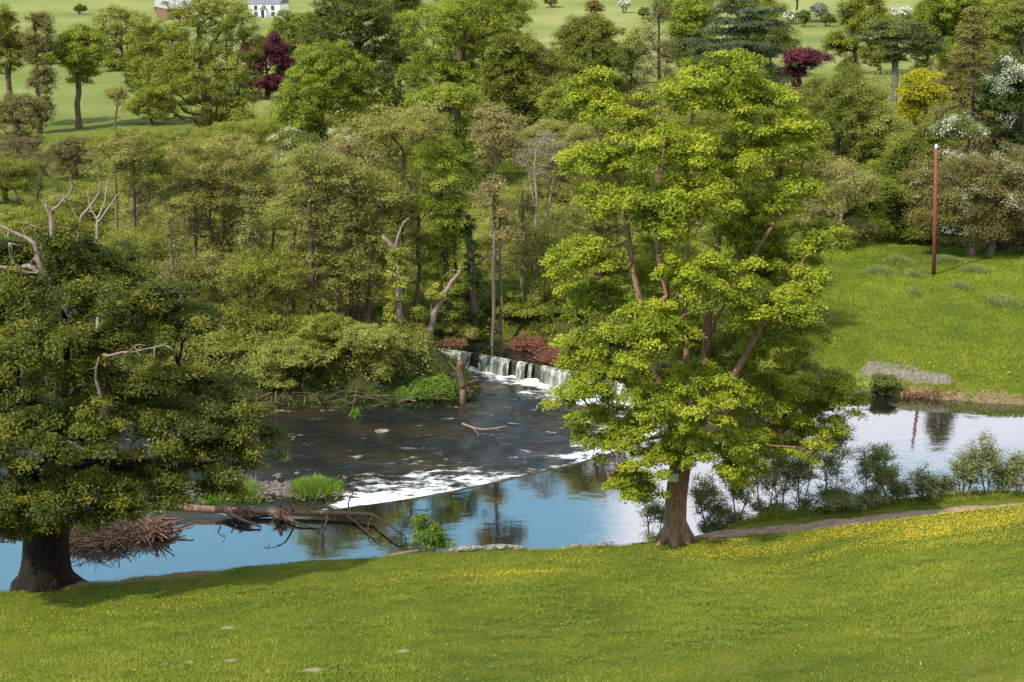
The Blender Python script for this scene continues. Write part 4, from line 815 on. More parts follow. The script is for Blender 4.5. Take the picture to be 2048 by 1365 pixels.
bush = [
 ('fresh green bush overhanging the island tip', 79.5, 750, [(730, 680, 92, 36), (780, 700, 40, 30)], 'pale', dict(n=50)),
 ('low leafy bush spilling toward the pool, left of the island', 79.8, 600, [(590, 710, 90, 42), (540, 745, 50, 28)], 'pale', dict(n=55)),
 ('leafy bush under the tall dark alder', 81, 660, [(650, 655, 70, 36)], 'mid', dict(n=35)),
 ('bush with olive leaves behind the broken dark trunk', 90, 920, [(920, 660, 58, 22)], 'pale', dict(n=32)),
 ('olive shrub on the far bank right of the dark ivy trunk', 91, 1050, [(1055, 632, 70, 32)], 'mid', dict(n=35)),
 ('shrub behind the brown brush pile', 90, 1150, [(1150, 660, 62, 30)], 'dark', dict(n=32)),
 ('dark shrub on the far bank behind the sycamore limbs', 87, 1290, [(1290, 690, 80, 34)], 'mid', dict(n=35)),
 ('dark shrub on the far bank right of the trunk limbs', 84, 1430, [(1430, 705, 80, 32)], 'dark', dict(n=35)),
 ('rounded bush on the bank by the field corner', 81, 1560, [(1560, 715, 74, 34)], 'mid', dict(n=35)),
 ('bushy growth between the oak and island on the far shore', 83, 440, [(450, 700, 82, 45)], 'mid', dict(n=45)),
 ('dark bank bush behind the oak foliage', 84, 330, [(330, 700, 80, 50)], 'mid', dict(n=45)),
 ('bank bush far left behind the oak', 84, 120, [(150, 700, 110, 55)], 'dark', dict(n=45)),
 ('reedy green tussock bush on the gravel edge under the field', 78.2, 1765, [(1765, 762, 42, 14)], 'dark', dict(n=24, low=-.8)),
]
for lab, Y, bu, bl, lf, kw in bush: T('riverside_bush', lab, Y, bu, bl, leaf=lf, cat='bush', group='bushes along the far bank', stems=3, tr=.06, nameparts=('stems', 'foliage'), flat=.6, **{'skirt': .9, 'lobes': 5, **kw})
# saplings on the near bank, right
sap = [('first alder sapling right behind the sycamore trunk, low and dense', 57.2, 1310, [(1310, 1030, 40, 42)], 'sap'), ('thin leaning sapling just right of the sycamore trunk', 57.5, 1425, [(1410, 1000, 45, 62)], 'sap'),
 ('dark low bush at the foot of the leaning sapling', 57.3, 1440, [(1440, 1030, 48, 24)], 'sap'), ('three-stemmed sapling under the right sycamore boughs', 58.0, 1530, [(1530, 960, 52, 75)], 'sap'), ('slim sapling left of the tallest one', 58, 1600, [(1610, 950, 44, 82)], 'sap'),
 ('tallest alder sapling reaching into the sycamore boughs', 58.4, 1660, [(1668, 910, 62, 110)], 'sap'), ('dense sapling right of the tallest one', 58.4, 1735, [(1750, 940, 55, 80)], 'sap'), ('low dark bramble at the foot of the tallest sapling', 57.8, 1690, [(1690, 1015, 72, 24)], 'sap'),
 ('short round sapling before the open water', 58.8, 1850, [(1850, 975, 52, 48)], 'sap'), ('tall thin-leaved sapling against the white reflection', 59, 1925, [(1930, 950, 44, 68)], 'sap'), ('feathery pointed sapling beside the tall thin one', 59.2, 1975, [(1965, 930, 46, 78)], 'sap'),
 ('green sapling cut by the right edge', 59, 2035, [(2035, 950, 40, 62)], 'sap'), ('little sapling in the gap before the short round one', 58.6, 1800, [(1800, 990, 32, 40)], 'sap'),
 ('wispy sapling directly right of the sycamore trunk, against the water', 58.3, 1475, [(1475, 985, 44, 62)], 'sap'), ('thin sapling behind the three-stemmed one', 59.2, 1560, [(1565, 940, 46, 90)], 'sap'), ('slight sapling just left of the short round one', 59.3, 1775, [(1775, 965, 44, 62)], 'sap'),
 ('low wispy sapling between the short round one and the tall thin one', 59.3, 1890, [(1888, 985, 40, 44)], 'sap'), ('thin sapling filling the gap before the right edge', 59.5, 2003, [(2003, 960, 36, 56)], 'sap')]
for lab, Y, bu, bl, lf in sap: T('alder_sapling', lab, Y - .3, bu, bl, leaf=lf, cat='sapling', group='alder saplings on the near bank', stems=4, tr=.055, n=100, pr=.42, dens=.42, size=.08, lobes=0, inner=.8, skirt=.85, tw=4, low=-.6, rise=1.3, slope=.9, bark='brown', nameparts=('stems', 'foliage'), flat=.9, droop=0)
T('bank_shrub', 'yellow-green shrub at the water edge below the fallen tree', 54.3, 862, [(855, 1075, 44, 34), (842, 1045, 22, 22), (880, 1090, 36, 14)], leaf='fern', cat='shrub', stems=3, tr=.04, n=40, pr=.32, dens=.9, size=.09, lobes=3, tw=3, low=-.6, nameparts=('stems', 'foliage'), bark='brown')
print('LEAVES', COUNT[0])

# ---- woodland floor growth that nobody could count
def undergrowth(name, label, x0, x1, y0, y1, n, hfun, leaf, per, size, ok=None, wet=-.1):
    x = rng.uniform(x0, x1, n); y = rng.uniform(y0, y1, n); P = np.stack([x, y], 1)
    keep = (sdist(P, RIVER) < wet) & (sdist(P, BEND) < -0.5) & (sdist(P, fieldpoly) < -0.8)
    if ok is not None: keep &= ok(x, y)
    x, y = x[keep], y[keep]; z = ground(x, y); h = hfun(x, y); r = rng.uniform(.7, 1.4, len(x)) * np.clip(h * .55, .5, 2.2)
    mb = MB(); tn = []
    idx = np.repeat(np.arange(len(x)), per); d = sph(len(idx)); d[:, 2] = np.abs(d[:, 2]); rr = rng.uniform(.5, 1, len(idx)) ** .5
    c = np.stack([x, y, z], 1)[idx] + d * rr[:, None] * np.stack([r, r, h], 1)[idx] * [1, 1, 1]
    leaves(mb, c, d * .6 + [0, 0, .7] + rng.normal(size=d.shape) * .4, size); tn = np.clip(.5 + (rng.random(len(x))[idx] - .5) * .7 + (rng.random(len(idx)) - .5) * .5, 0, 1)
    return tag(mk(name, mb, L[leaf], attrs={'tone': ('FACE', tn)}), label, kind='stuff')
uu = lambda x, y: x / (y * cp + 23 * sp) * F + U0
undergrowth('undergrowth', 'low green growth under the riverside trees', -36, 22, 77, 100, 620, lambda x, y: rng.uniform(.4, 1.5, len(x)), 'mid', 190, .14, ok=lambda x, y: (uu(x, y) < 840) | (y > 88.5))
undergrowth('undergrowth', 'leafy growth hanging over the far water edge', -32, -1, 76.5, 83, 330, lambda x, y: rng.uniform(.7, 2.2, len(x)), 'pale', 230, .13, ok=lambda x, y: (uu(x, y) < 850) & (y > 79.5), wet=-.2)
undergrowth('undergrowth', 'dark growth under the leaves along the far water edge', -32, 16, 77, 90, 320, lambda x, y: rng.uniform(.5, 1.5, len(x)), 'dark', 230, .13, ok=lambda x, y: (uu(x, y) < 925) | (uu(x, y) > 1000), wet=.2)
undergrowth('undergrowth', 'pale shrubby growth through the thicket', -40, 26, 95, 130, 330, lambda x, y: rng.uniform(.8, 3.2, len(x)), 'willow', 300, .16)
undergrowth('undergrowth', 'fresh green shrubby growth through the thicket', -40, 24, 98, 142, 230, lambda x, y: rng.uniform(1.0, 3.4, len(x)), 'mid', 340, .17, ok=lambda x, y: (uu(x, y) > 170) | (y < 125))
undergrowth('undergrowth', 'tall dark growth filling the wood behind the willows', -30, 70, 140, 196, 260, lambda x, y: rng.uniform(3, 8, len(x)), 'mid', 520, .3, ok=lambda x, y: (uu(x, y) > 300) & ((uu(x, y) > 540) | (y < 165)))
undergrowth('undergrowth', 'dark growth along the shaded river bend', 18, 62, 110, 145, 200, lambda x, y: rng.uniform(1.5, 6, len(x)), 'dark', 380, .2, ok=lambda x, y: y > 114)
undergrowth('undergrowth', 'reedy growth along the near right bank', 8, 30, 57, 61, 150, lambda x, y: rng.uniform(.25, .9, len(x)), 'sap', 80, .08, ok=lambda x, y: pdist(np.stack([x, y], 1), pl) > 1.3)

# ---- farm on the hill
def box_obj(name, boxes, mat, par):
    m = MB()
    for c, h in boxes: m.box(c, h)
    return mk(name, m, mat, par)
M_white = plain_mat('white_render', (.72, .72, .70), (.80, .80, .78), 1, bump=.05); M_slate = plain_mat('slate', (.10, .10, .12), (.18, .18, .20), 2); M_glass = plain_mat('window_dark', (.03, .035, .045), (.05, .055, .07), 1, rough=.2, bump=0)
M_barn = plain_mat('barn_cladding', (.14, .06, .05), (.24, .11, .09), 1.5); M_tin = plain_mat('barn_roof', (.26, .25, .27), (.42, .41, .43), .6); M_teal = plain_mat('teal_paint', (.05, .22, .22), (.07, .28, .28), 2)
Yh = ground_Y(540, 34); bh = base_at(538, Yh); kx = scl(Yh, bh[2])
hs = thing('farmhouse', 'white two-storey farmhouse with a grey slate roof on the hill', 'house', tuple(bh), rz=R(-10)); Wd, Dp, Ht = 64 * kx / 2, 3.6, 26 * kx
box_obj('wall', [((0, 0, Ht / 2 - .5), (Wd, Dp, Ht / 2 + .5))], M_white, hs)
m = MB(); m.add([(-Wd - .3, -Dp - .3, Ht), (Wd + .3, -Dp - .3, Ht), (Wd + .3, Dp + .3, Ht), (-Wd - .3, Dp + .3, Ht), (-Wd - .3, 0, Ht + 3), (Wd + .3, 0, Ht + 3)], [(0, 1, 5, 4), (2, 3, 4, 5), (0, 3, 2, 1)], [(0, 4, 3), (1, 2, 5)])
rf = mk('roof', m, M_slate, hs)
for sx_ in (-1, 1): box_obj('chimney', [((sx_ * (Wd - .8), 0, Ht + 3.0), (.45, .45, .9))], M_white, rf)
for r_ in range(2):
    for c_ in (-1, 0, 1):
        if r_ == 0 and c_ == 0: continue
        wn_ = box_obj('window', [((c_ * Wd * .55, -Dp - .02, Ht * (.27 + .45 * r_)), (.50, .04, .55))], M_glass, hs)
        box_obj('sill', [((c_ * Wd * .55, -Dp - .1, Ht * (.27 + .45 * r_) - .62), (.58, .09, .05))], M_slate, wn_)
pc = box_obj('porch', [((0, -Dp - .7, 1.1), (.8, .7, 1.1))], M_white, hs); box_obj('door', [((0, -Dp - 1.42, 1.0), (.5, .03, 1.0))], M_glass, pc)
m = MB(); m.add([(-1.1, -Dp - 1.6, 2.2), (1.1, -Dp - 1.6, 2.2), (1.1, -Dp, 2.2), (-1.1, -Dp, 2.2), (0, -Dp - 1.6, 3.0), (0, -Dp, 3.0)], [(0, 4, 5, 3), (1, 2, 5, 4), (0, 3, 2, 1)], [(0, 1, 4)]); mk('porch_roof', m, M_slate, pc)
Yb = ground_Y(345, 36); bb_ = base_at(348, Yb); kx = scl(Yb, bb_[2])
bn_ = thing('barn', 'reddish-brown round-roofed farm barn with a teal door on the hill', 'barn', tuple(bb_), rz=R(24)); Wd, Dp, Ht = 24 * kx, 7.5, 20 * kx
box_obj('wall', [((0, 0, Ht / 2 - 1), (Wd, Dp, Ht / 2 + 1))], M_barn, bn_)
m = MB(); th = np.linspace(0, np.pi, 13); pr_ = [(-(Dp + .3) * math.cos(t_), Ht + 4.2 * math.sin(t_)) for t_ in th]
m.add([(x_, y_, z_) for x_ in (-Wd - .3, Wd + .3) for y_, z_ in pr_], [(k, k + 1, 14 + k, 13 + k) for k in range(12)]); m.add([(-Wd - .3, y_, z_) for y_, z_ in pr_] + [(-Wd - .3, 0, Ht)], None, [(k, 13, k + 1) for k in range(12)]); m.add([(Wd + .3, y_, z_) for y_, z_ in pr_] + [(Wd + .3, 0, Ht)], None, [(k, k + 1, 13) for k in range(12)])
mk('roof', m, M_tin, bn_)
box_obj('door', [((-Wd * .4, -Dp - .05, Ht * .22), (Wd * .13, .06, Ht * .22))], M_teal, bn_); box_obj('lower_wall', [((Wd * .45, -Dp - .07, .8), (Wd * .3, .06, .45))], M_white, bn_)

# ---- telegraph pole in the field
Yp = ground_Y(1868, 557); pb = base_at(1868, Yp); H = 260 * scl(Yp, 4) * 1.03
tp = at_y(1872, 299, pb[1]) - pb; H = tp[2]
pole = thing('utility_pole', 'tall thin reddish-brown wooden pole standing alone in the field', 'pole', tuple(pb))
m = MB(); m.tube([(0, 0, -.3), (tp[0] * .5, 0, H * .5), (tp[0], 0, H)], [.15, .13, .105], 12); mk('shaft', m, bark_mat('pole_wood', (.13, .035, .022), (.27, .085, .055), 3), pole, smooth=True)
ins = MB(); ins.tube([(tp[0], 0, H), (tp[0], 0, H + .10), (tp[0], 0, H + .28), (tp[0], 0, H + .36)], [.05, .11, .10, .03], 10); mk('insulator', ins, plain_mat('porcelain', (.6, .66, .72), (.75, .78, .82), 2, rough=.3, bump=0), pole, smooth=True)
br = MB(); br.box((tp[0], 0, H - .12), (.20, .04, .04)); mk('crossbar', br, B['grey'], pole)

# ---- dead and ivy-clad trunks at the water
def snag(name, label, Y, base_px, lines, bark, cat='tree', ivy=None, zb=None, ivy_leaf='ivy', part='trunk'):
    b = base_at(base_px[0], Y); o = thing(name, label, cat, tuple(b)); m = MB()
    for pts, th0, th1 in lines:
        p = np.array([at_y(u, v, Y + (pp[0] if pp else 0)) for u, v, *pp in pts])
        if len(pts) > 2: p = chaikin(p, 2)
        p[1:-1] += rng.normal(size=p[1:-1].shape) * .02; m.tube(p, np.linspace(th0, th1, len(p)), 8)
    if lines[0][0][0][1] > 0:
        p0 = at_y(*lines[0][0][0][:2], Y)
        if p0[2] > b[2]: m.tube([b - [0, 0, .2], (b + p0) / 2, p0], [lines[0][1] * 1.25, lines[0][1] * 1.1, lines[0][1]], 8)
    mk(part, m, B[bark], o, off=b, smooth=True)
    if ivy:
        pd = []
        for (u, v, ru, rv, k) in ivy:
            for _ in range(k): a = rng.uniform(-1, 1); c = rng.uniform(-1, 1); pd.append(at_y(u + a * ru * (1 - .3 * c * c), v + c * rv, Y + rng.uniform(-.6, .5)))
        fm, tn = foliage(np.array(pd), .42, len(pd) * 85, .14, flat=.9, droop=.1, up=.3); mk('ivy', fm, L[ivy_leaf], o, off=b, attrs={'tone': ('FACE', np.concatenate(tn))})
    return o
snag('dead_tree', 'ivy-clad broken trunk with a bare curling reddish top', 82.5, (797, 740), [([(797, 740), (797, 640), (799, 560), (794, 510), (782, 488), (766, 474)], .26, .10), ([(790, 500), (797, 470), (806, 447), (818, 437), (821, 443)], .09, .03), ([(797, 560), (806, 520), (800, 490)], .05, .02)], 'dead', ivy=[(795, 610, 22, 105, 60), (800, 530, 20, 30, 14), (780, 690, 30, 40, 16)])
snag('dead_tree', 'leaning broken dark trunk with a pale hooked top beside the falls', 83.0, (848, 745), [([(848, 745), (855, 700), (862, 650), (872, 620), (886, 592), (900, 570), (910, 556), (921, 543)], .24, .09), ([(884, 594), (889, 580), (889, 566)], .06, .03), ([(918, 545), (905, 540), (893, 546), (886, 556)], .035, .012), ([(866, 645), (862, 622), (864, 605)], .05, .03), ([(870, 622), (882, 620), (890, 628)], .05, .02)], 'dead', ivy=[(868, 585, 18, 22, 12), (840, 660, 18, 40, 12)])
snag('tree', 'thick dark trunk wrapped in dark ivy behind the falls', 90, (948, 655), [([(948, 655), (947, 590), (943, 530), (938, 470), (936, 430)], .30, .16), ([(945, 540), (962, 520), (985, 508), (1003, 492), (1014, 474)], .12, .04), ([(938, 470), (925, 440), (905, 410)], .1, .03)], 'brown', ivy=[(946, 580, 17, 75, 46), (940, 470, 15, 40, 14)], ivy_leaf='ivydark')
snag('tree', 'straight slim brown trunk on the far bank right of the ivy trunk', 89, (1001, 668), [([(1001, 668), (1003, 600), (998, 520), (1000, 440), (990, 360), (994, 310)], .12, .03), ([(997, 480), (1010, 440), (1020, 400)], .05, .02)], 'grey')
snag('dead_tree', 'bleached forked dead snag above the oak', 84, (195, 700), [([(195, 700), (196, 600), (195, 500), (194, 440)], .13, .08), ([(194, 440), (180, 418), (176, 382)], .07, .02), ([(194, 440), (208, 415), (212, 385), (218, 360)], .08, .03), ([(196, 445), (222, 408), (240, 385)], .07, .02)], 'pale')
snag('dead_tree', 'reddish leaning dead trunk left of the bleached snag', 86, (150, 700), [([(150, 700), (152, 560), (156, 440), (180, 415), (197, 390), (204, 365)], .16, .05), ([(156, 440), (146, 420), (138, 405)], .06, .02)], 'dead')
snag('tree', 'curved thin trunk forking pale in the left thicket', 93, (440, 640), [([(440, 640), (444, 560), (440, 500), (425, 465), (405, 448)], .14, .06), ([(436, 490), (447, 460), (448, 430), (444, 415)], .08, .03)], 'grey')
snag('tree', 'dark bent trunk in the thicket behind the alder', 90, (655, 660), [([(655, 660), (662, 560), (660, 490), (640, 430), (628, 400), (632, 370)], .17, .06), ([(655, 470), (690, 440), (712, 420)], .06, .02)], 'brown')
snag('root_stump', 'upended dark root stump standing at the island tip', 79.5, (925, 775), [([(926, 778), (924, 758), (918, 742), (921, 728)], .17, .22), ([(920, 745), (906, 735), (898, 722)], .10, .03), ([(922, 742), (936, 732), (938, 718)], .10, .03), ([(918, 740), (915, 722), (910, 705)], .05, .015), ([(930, 775), (938, 782), (942, 790)], .12, .04), ([(922, 735), (926, 720), (930, 706)], .05, .015), ([(916, 745), (904, 750), (896, 744)], .06, .02)], 'brown', cat='stump', part='root')

# ---- driftwood, brush piles and the fallen tree
def sticks(mb, c, r, n, l, th, flat=.5, up=.35):
    c = np.array(c, float)
    for _ in range(n):
        d = sph(1)[0]; d[2] *= up; q = c + sph(1)[0] * np.array(r) * rng.random() ** .5; q[2] = c[2] + abs(q[2] - c[2]); a = unit(d) * l * rng.uniform(.35, 1)
        p = np.array([q - a * .5, q + rng.normal(size=3) * .09 * l * .5, q + a * .5]); t = th * rng.uniform(.4, 1.3); mb.tube(p, np.linspace(t, t * .35, 3), 4, cap=False)
def pile(label, u, v, z, ru, rz_, ry, n, l, th, mat='brush', name='brush_pile'):
    c = at_z(u, v, z); k = scl(c[1], z); m = MB(); sticks(m, c, (ru * k, ry, rz_), n, l, th)
    return tag(mk(name, m, B[mat], off=c, smooth=True), label, 'driftwood pile')
pile('reddish brush pile caught on the far arm of the weir', 1135, 722, .05, 56, .9, 1.0, 420, 1.8, .035)
pile('smaller brown brush heap upstream, left of the big reddish one', 1052, 696, .05, 44, .7, .9, 260, 1.5, .032)
pile('thin twig heap on the left falls of the weir', 905, 690, .3, 30, .4, .5, 90, 1.3, .025)
pile('dark tangled driftwood mound between oak and fallen tree', 205, 1078, 0.0, 88, .9, 1.4, 700, 1.7, .024, 'heap')
pile('paler driftwood heap at the near end of the fallen tree', 305, 1070, 0.0, 46, .65, .9, 260, 1.9, .035, 'drift')
pile('brown debris along the foot of the field bank', 1870, 792, .05, 70, .3, .4, 170, 1.3, .035)
pile('dark twigs and sticks below the fresh green bush on the island edge', 790, 790, -.75, 60, .5, .7, 150, 1.7, .03, 'brown')
pile('tangle of twigs along the left water edge of the island', 600, 785, -.75, 62, .5, .8, 120, 1.9, .03, 'brown')
ft = thing('fallen_tree', 'long bare fallen tree lying across the water by the oak', 'fallen tree', tuple(at_z(500, 1035, .2)))
def px_tube(m, pts, t0, t1, z=0.2, sides=8):
    p = np.array([at_z(q[0], q[1], q[2] if len(q) > 2 else z) for q in pts]); p = chaikin(p, 2) if len(p) > 2 else p; m.tube(p, np.linspace(t0, t1, len(p)), sides)
m = MB(); px_tube(m, [(340, 1012, .35), (395, 1018, .3), (450, 1020, .3), (520, 1026, .2), (600, 1027, .2), (680, 1027, .25), (745, 1030, .3)], .20, .09); mk('trunk', m, B['drift'], ft, off=ft.location, smooth=True)
for pts, t0 in [([(745, 1030, .3), (765, 1042, .35), (795, 1062, .4), (812, 1075, .2)], .07), ([(700, 1028, .25), (695, 1005, .5), (708, 985, 1.0), (706, 962, 1.4)], .05), ([(590, 1027, .2), (578, 1005, .8), (560, 992, 1.2), (530, 990, 1.3)], .06), ([(610, 1025, .3), (635, 1000, .8), (640, 975, 1.3)], .05),
                ([(450, 1022, .3), (480, 1040, .25), (520, 1052, .1)], .12), ([(560, 1030, .2), (600, 1050, .1), (640, 1058, 0)], .09), ([(400, 1018, .3), (375, 1010, .5), (350, 1000, .7)], .12), ([(745, 1032, .3), (735, 1050, .2), (738, 1075, .1)], .04), ([(690, 1030, .2), (720, 1050, .1), (760, 1092, 0)], .05), ([(655, 1030, .2), (650, 1060, 0), (620, 1095, -.05)], .05),
                ([(765, 1042, .35), (756, 1062, .2), (762, 1080, .1)], .03), ([(690, 1027, .3), (670, 1012, .5), (650, 1010, .6)], .03), ([(440, 1020, .4), (430, 1002, .8), (445, 985, 1.1)], .04)]:
    m = MB(); px_tube(m, pts, t0, t0 * .3, sides=6); p = at_z(*pts[-1]); 
    for _ in range(3): e = p + sph(1)[0] * [.5, .5, .25]; m.tube([p, (p + e) / 2 + rng.normal(size=3) * .05, e], [t0 * .3, .012, .006], 3, cap=False)
    mk('branch', m, B['drift'], ft, off=ft.location, smooth=True)
for u, v in ((487, 1032), (562, 1034)):
    m = MB(); c = at_z(u, v, .15); sticks(m, c, (.45, .4, .35), 60, .9, .035, up=.8); mk('root_mass', m, B['drift'], ft, off=ft.location, smooth=True)
def log(name, label, pts, t0, t1, mat='drift', cat='driftwood', extra=()):
    c = at_z(*pts[0]); m = MB(); px_tube(m, pts, t0, t1)
    for e in extra: px_tube(m, e, t1 * .8, t1 * .3)
    return tag(mk(name, m, B[mat], off=c, smooth=True), label, cat)
log('driftwood_branch', 'forked pale driftwood stranded in the middle of the dark pool', [(925, 848, -.8), (945, 856, -.85), (965, 860, -.9), (990, 857, -.85), (1012, 853, -.75)], .07, .04, 'dead', extra=[[(945, 856, -.85), (955, 866, -.95), (958, 872, -1.0)], [(985, 857, -.85), (1000, 862, -.95)]])
log('driftwood_branch', 'short twig in the pool right of the forked driftwood', [(1018, 847, -.95), (1030, 848, -.9), (1042, 849, -.95)], .04, .02, 'dead')
log('log', 'pale weathered log on the near bank beside the green shrub', [(780, 1113, .95), (805, 1107, .95), (842, 1101, .9)], .10, .06, 'dead', cat='log')
log('log', 'long pale trunk on the bank behind the ivy-clad trunks', [(905, 628, 1.2), (930, 632, 1.2), (960, 634, 1.2)], .10, .07, 'dead', cat='log')
for lab, pts, t in [('brown branch arching along the island front', [(680, 752, -.2), (760, 733, .5), (830, 735, .4), (872, 760, -.5)], .07), ('long low branch at the island water line', [(560, 790, -.7), (640, 785, -.6), (720, 782, -.6), (790, 778, -.5)], .07), ('crooked branch below the arching one', [(600, 745, .2), (690, 768, -.3), (740, 765, -.3), (800, 752, .1)], .06),
                    ('thin branch dipping into the water at the left of the island', [(540, 770, -.3), (600, 765, -.2), (660, 772, -.6), (700, 790, -.95)], .05)]:
    log('fallen_branch', lab, pts, t, t * .4, 'drift', cat='branch')

# ---- rocks, gravel bar, stones
def rock(name, label, c, r, mat, cat='rock', n=1, par=None):
    m = MB(); v = []
    a = np.linspace(0, 2 * np.pi, 9)[:-1]; rows = []
    for k, ph in enumerate(np.linspace(-.5, 1.45, 5)):
        rr = math.cos(ph); rows.append(np.stack([np.cos(a) * rr, np.sin(a) * rr, np.full(8, math.sin(ph))], 1) * (1 + rng.normal(size=(8, 1)) * .13))
    v = np.vstack(rows) * np.array(r) + np.array(c); q = [(8 * i + j, 8 * i + (j + 1) % 8, 8 * i + 8 + (j + 1) % 8, 8 * i + 8 + j) for i in range(4) for j in range(8)]
    return v, q
M_rock = plain_mat('bank_rock', (.09, .08, .07), (.27, .24, .21), 5, bump=.6)
m = MB()
for k in range(330):
    u = rng.uniform(905, 1225); x = (u - U0) * scl(54.2, 1); Yk = np.interp(x, LX, LY) + .45 + rng.normal() * .2; z = gz(x, Yk); s_ = rng.uniform(.07, .2); vv, q = rock('', '', (x, Yk, z + .08), (s_ * 1.4, s_, s_ * .7), None); m.add(vv, q)
tag(mk('rubble', m, M_rock, smooth=False), 'grey stones edging the near bank of the pool', kind='stuff')
m = MB()
for k in range(620):
    c = at_z(rng.normal(500, 75), rng.normal(982, 9), -1); s_ = rng.uniform(.04, .13); vv, q = rock('', '', (c[0], c[1], -.98 + rng.random() * .12), (s_ * 1.4, s_, s_ * .6), None); m.add(vv, q)
tag(mk('gravel_bar', m, plain_mat('wet_stone', (.05, .04, .034), (.19, .15, .125), 5, bump=.5)), 'stony bar at the foot of the weir near the oak', kind='stuff')
c = at_z(765, 863, -.97); m = MB(); vv, q = rock('', '', tuple(c), (.42, .26, .12), None); m.add(vv, q); tag(mk('rock', m, M_rock, off=c), 'flat pale rock alone in the dark pool', 'rock')
def tussock(label, u, v, z, ru, h, n, dy=.5, name='grass_tussock', cat='grass clump', mat=None, zof=None):
    c = at_z(u, v, z); k = scl(c[1], z); a = rng.normal(size=(n, 2)) * [ru * k * .45, dy * .5]; p = np.column_stack([c[0] + a[:, 0], c[1] + a[:, 1], np.full(n, c[2])])
    if zof: p[:, 2] = ground(p[:, 0], p[:, 1])
    rel = np.exp(-((a[:, 0] / (ru * k * .8)) ** 2)); d = np.column_stack([rng.normal(size=(n, 2)) * .45 + a * .5, np.ones(n)]); hh = h * rel * rng.uniform(.6, 1.1, n)
    m = MB(); blades(m, p, unit(d) * hh[:, None], .03); return tag(mk(name, m, mat or M_tuss, off=c, attrs={'tone': ('FACE', rng.random(n))}), label, cat)
def blades(mb, p, d, w):
    n = len(p); s_ = unit(np.cross(d, rng.normal(size=(n, 3)))) * (np.asarray(w).reshape(-1, 1) if np.ndim(w) else w)
    mb.add(np.stack([p - s_, p + s_, p + d], 1).reshape(-1, 3), None, np.arange(3 * n).reshape(n, 3))
M_tuss = leaf_mat('tussock_grass', (.065, .12, .014), (.105, .19, .02), (.19, .28, .04), .3)
tussock('vivid green grassy mound at the foot of the weir', 628, 980, -1, 70, .50, 6500, .9)
tussock('ragged yellow-green grass clump on the stony bar', 485, 988, -1, 60, .45, 3600, 1.0)
tussock('small grass clump nearest the oak on the stony bar', 425, 1000, -1, 34, .4, 1500, .7)
tussock('tiny green tuft alone in the dark pool', 710, 832, -1, 12, .45, 420, .25)
for lab, u, v, ru in [('dark weed patch just right of the pole foot', 1920, 576, 24), ('small dark weed patch left of and below the pole foot', 1830, 588, 14), ('weed patch near the right edge of the field', 1990, 606, 17), ('weed patch cut near the right frame of the field', 2025, 608, 15), ('long weed patch along the field top, left of the pole', 1795, 524, 32),
                      ('long dark weed patch along the field top, right of the pole', 1890, 524, 42), ('weed patch sloping down at the upper right of the field', 1950, 543, 36), ('thin line of weeds left of the pole', 1760, 546, 36), ('faint weed line directly left of the pole foot', 1825, 552, 18)]:
    Yw = ground_Y(u, v); pz = base_at(u, Yw); tussock(lab, u, v, pz[2], ru, .55, int(ru * 60), .8, 'weed_patch', 'weeds', mat=L['sap'], zof=True)

# ---- meadow grass blades, buttercups, molehills
M_grass = leaf_mat('grass_blade', (.095, .128, .011), (.16, .195, .015), (.23, .245, .03), .3, .6)
M_grassf = leaf_mat('grass_blade_field', (.085, .13, .009), (.145, .195, .013), (.215, .245, .025), .3, .6)
def grass(name, label, x0, x1, y0, y1, n, h, w_, ok, mat, seed=1):
    x = rng.uniform(x0, x1, n); y = rng.uniform(y0, y1, n); k = ok(x, y); x, y = x[k], y[k]; z = ground(x, y)
    nzv = smooth_noise(x, y, 1.1, seed) * .5 + smooth_noise(x, y, 3.4, seed + 1) * .35 + smooth_noise(x, y, .35, seed + 2) * .5; q = np.clip(.5 + .32 * nzv, .05, 1)
    d = np.column_stack([rng.normal(size=(len(x), 2)) * .55, np.ones(len(x))]); m = MB(); blades(m, np.column_stack([x, y, z - .01]), unit(d) * (h * (.5 + .9 * q) * rng.uniform(.6, 1.3, len(x)))[:, None], w_)
    return tag(mk(name, m, mat, attrs={'tone': ('FACE', np.clip(.42 + .38 * nzv + rng.normal(size=len(x)) * .14, 0, 1))}), label, kind='stuff')
soilat = lambda x, y: sdist(np.stack([x, y], 1), RIVER) < -.55
nearv = lambda x, y: (y < np.interp(x, LX, LY) + 1.2) & (np.abs(x) < (y * cp + 19 * sp) * .375) & (rng.random(len(x)) < np.clip((np.interp(x, LX, LY) + .2 - y + rng.normal(size=len(x)) * .6) * 1.2 + (x > -2) * 1.0, .02, 1))
grass('meadow_grass', 'short uneven grass over the near slope', -24, 26, 26, 56, 620000, .085, .011, nearv, M_grass)
grass('field_grass', 'grass over the far riverside field', 16, 50, 76, 113, 190000, .15, .03, lambda x, y: sdist(np.stack([x, y], 1), fieldpoly) > -.3, M_grassf, 7)
grass('bank_grass', 'rough grass between the path and the saplings', 6, 30, 54, 60.5, 60000, .22, .016, lambda x, y: soilat(x, y) & (pdist(np.stack([x, y], 1), pl) > .8), M_grass, 9)
def buttercups(name, label, x, y, s_, zo=.07):
    z = ground(x, y) + zo + rng.random(len(x)) * .05; m = MB(); leaves(m, np.column_stack([x, y, z]), np.column_stack([rng.normal(size=(len(x), 2)) * .35, np.ones(len(x))]), s_, .9)
    return tag(mk(name, m, M_but, attrs={}), label, kind='stuff')
M_but = plain_mat('buttercup_petal', (.50, .33, .008), (.62, .45, .015), 3, rough=.4, bump=0)
N = 520000; x = rng.uniform(-22, 24, N); y = rng.uniform(28, 53.5, N); tt = np.interp(x, LX, LY) - y
nn_ = smooth_noise(x, y, .5, 41) * .5 + smooth_noise(x, y * 1.5, 1.3, 42) * .4
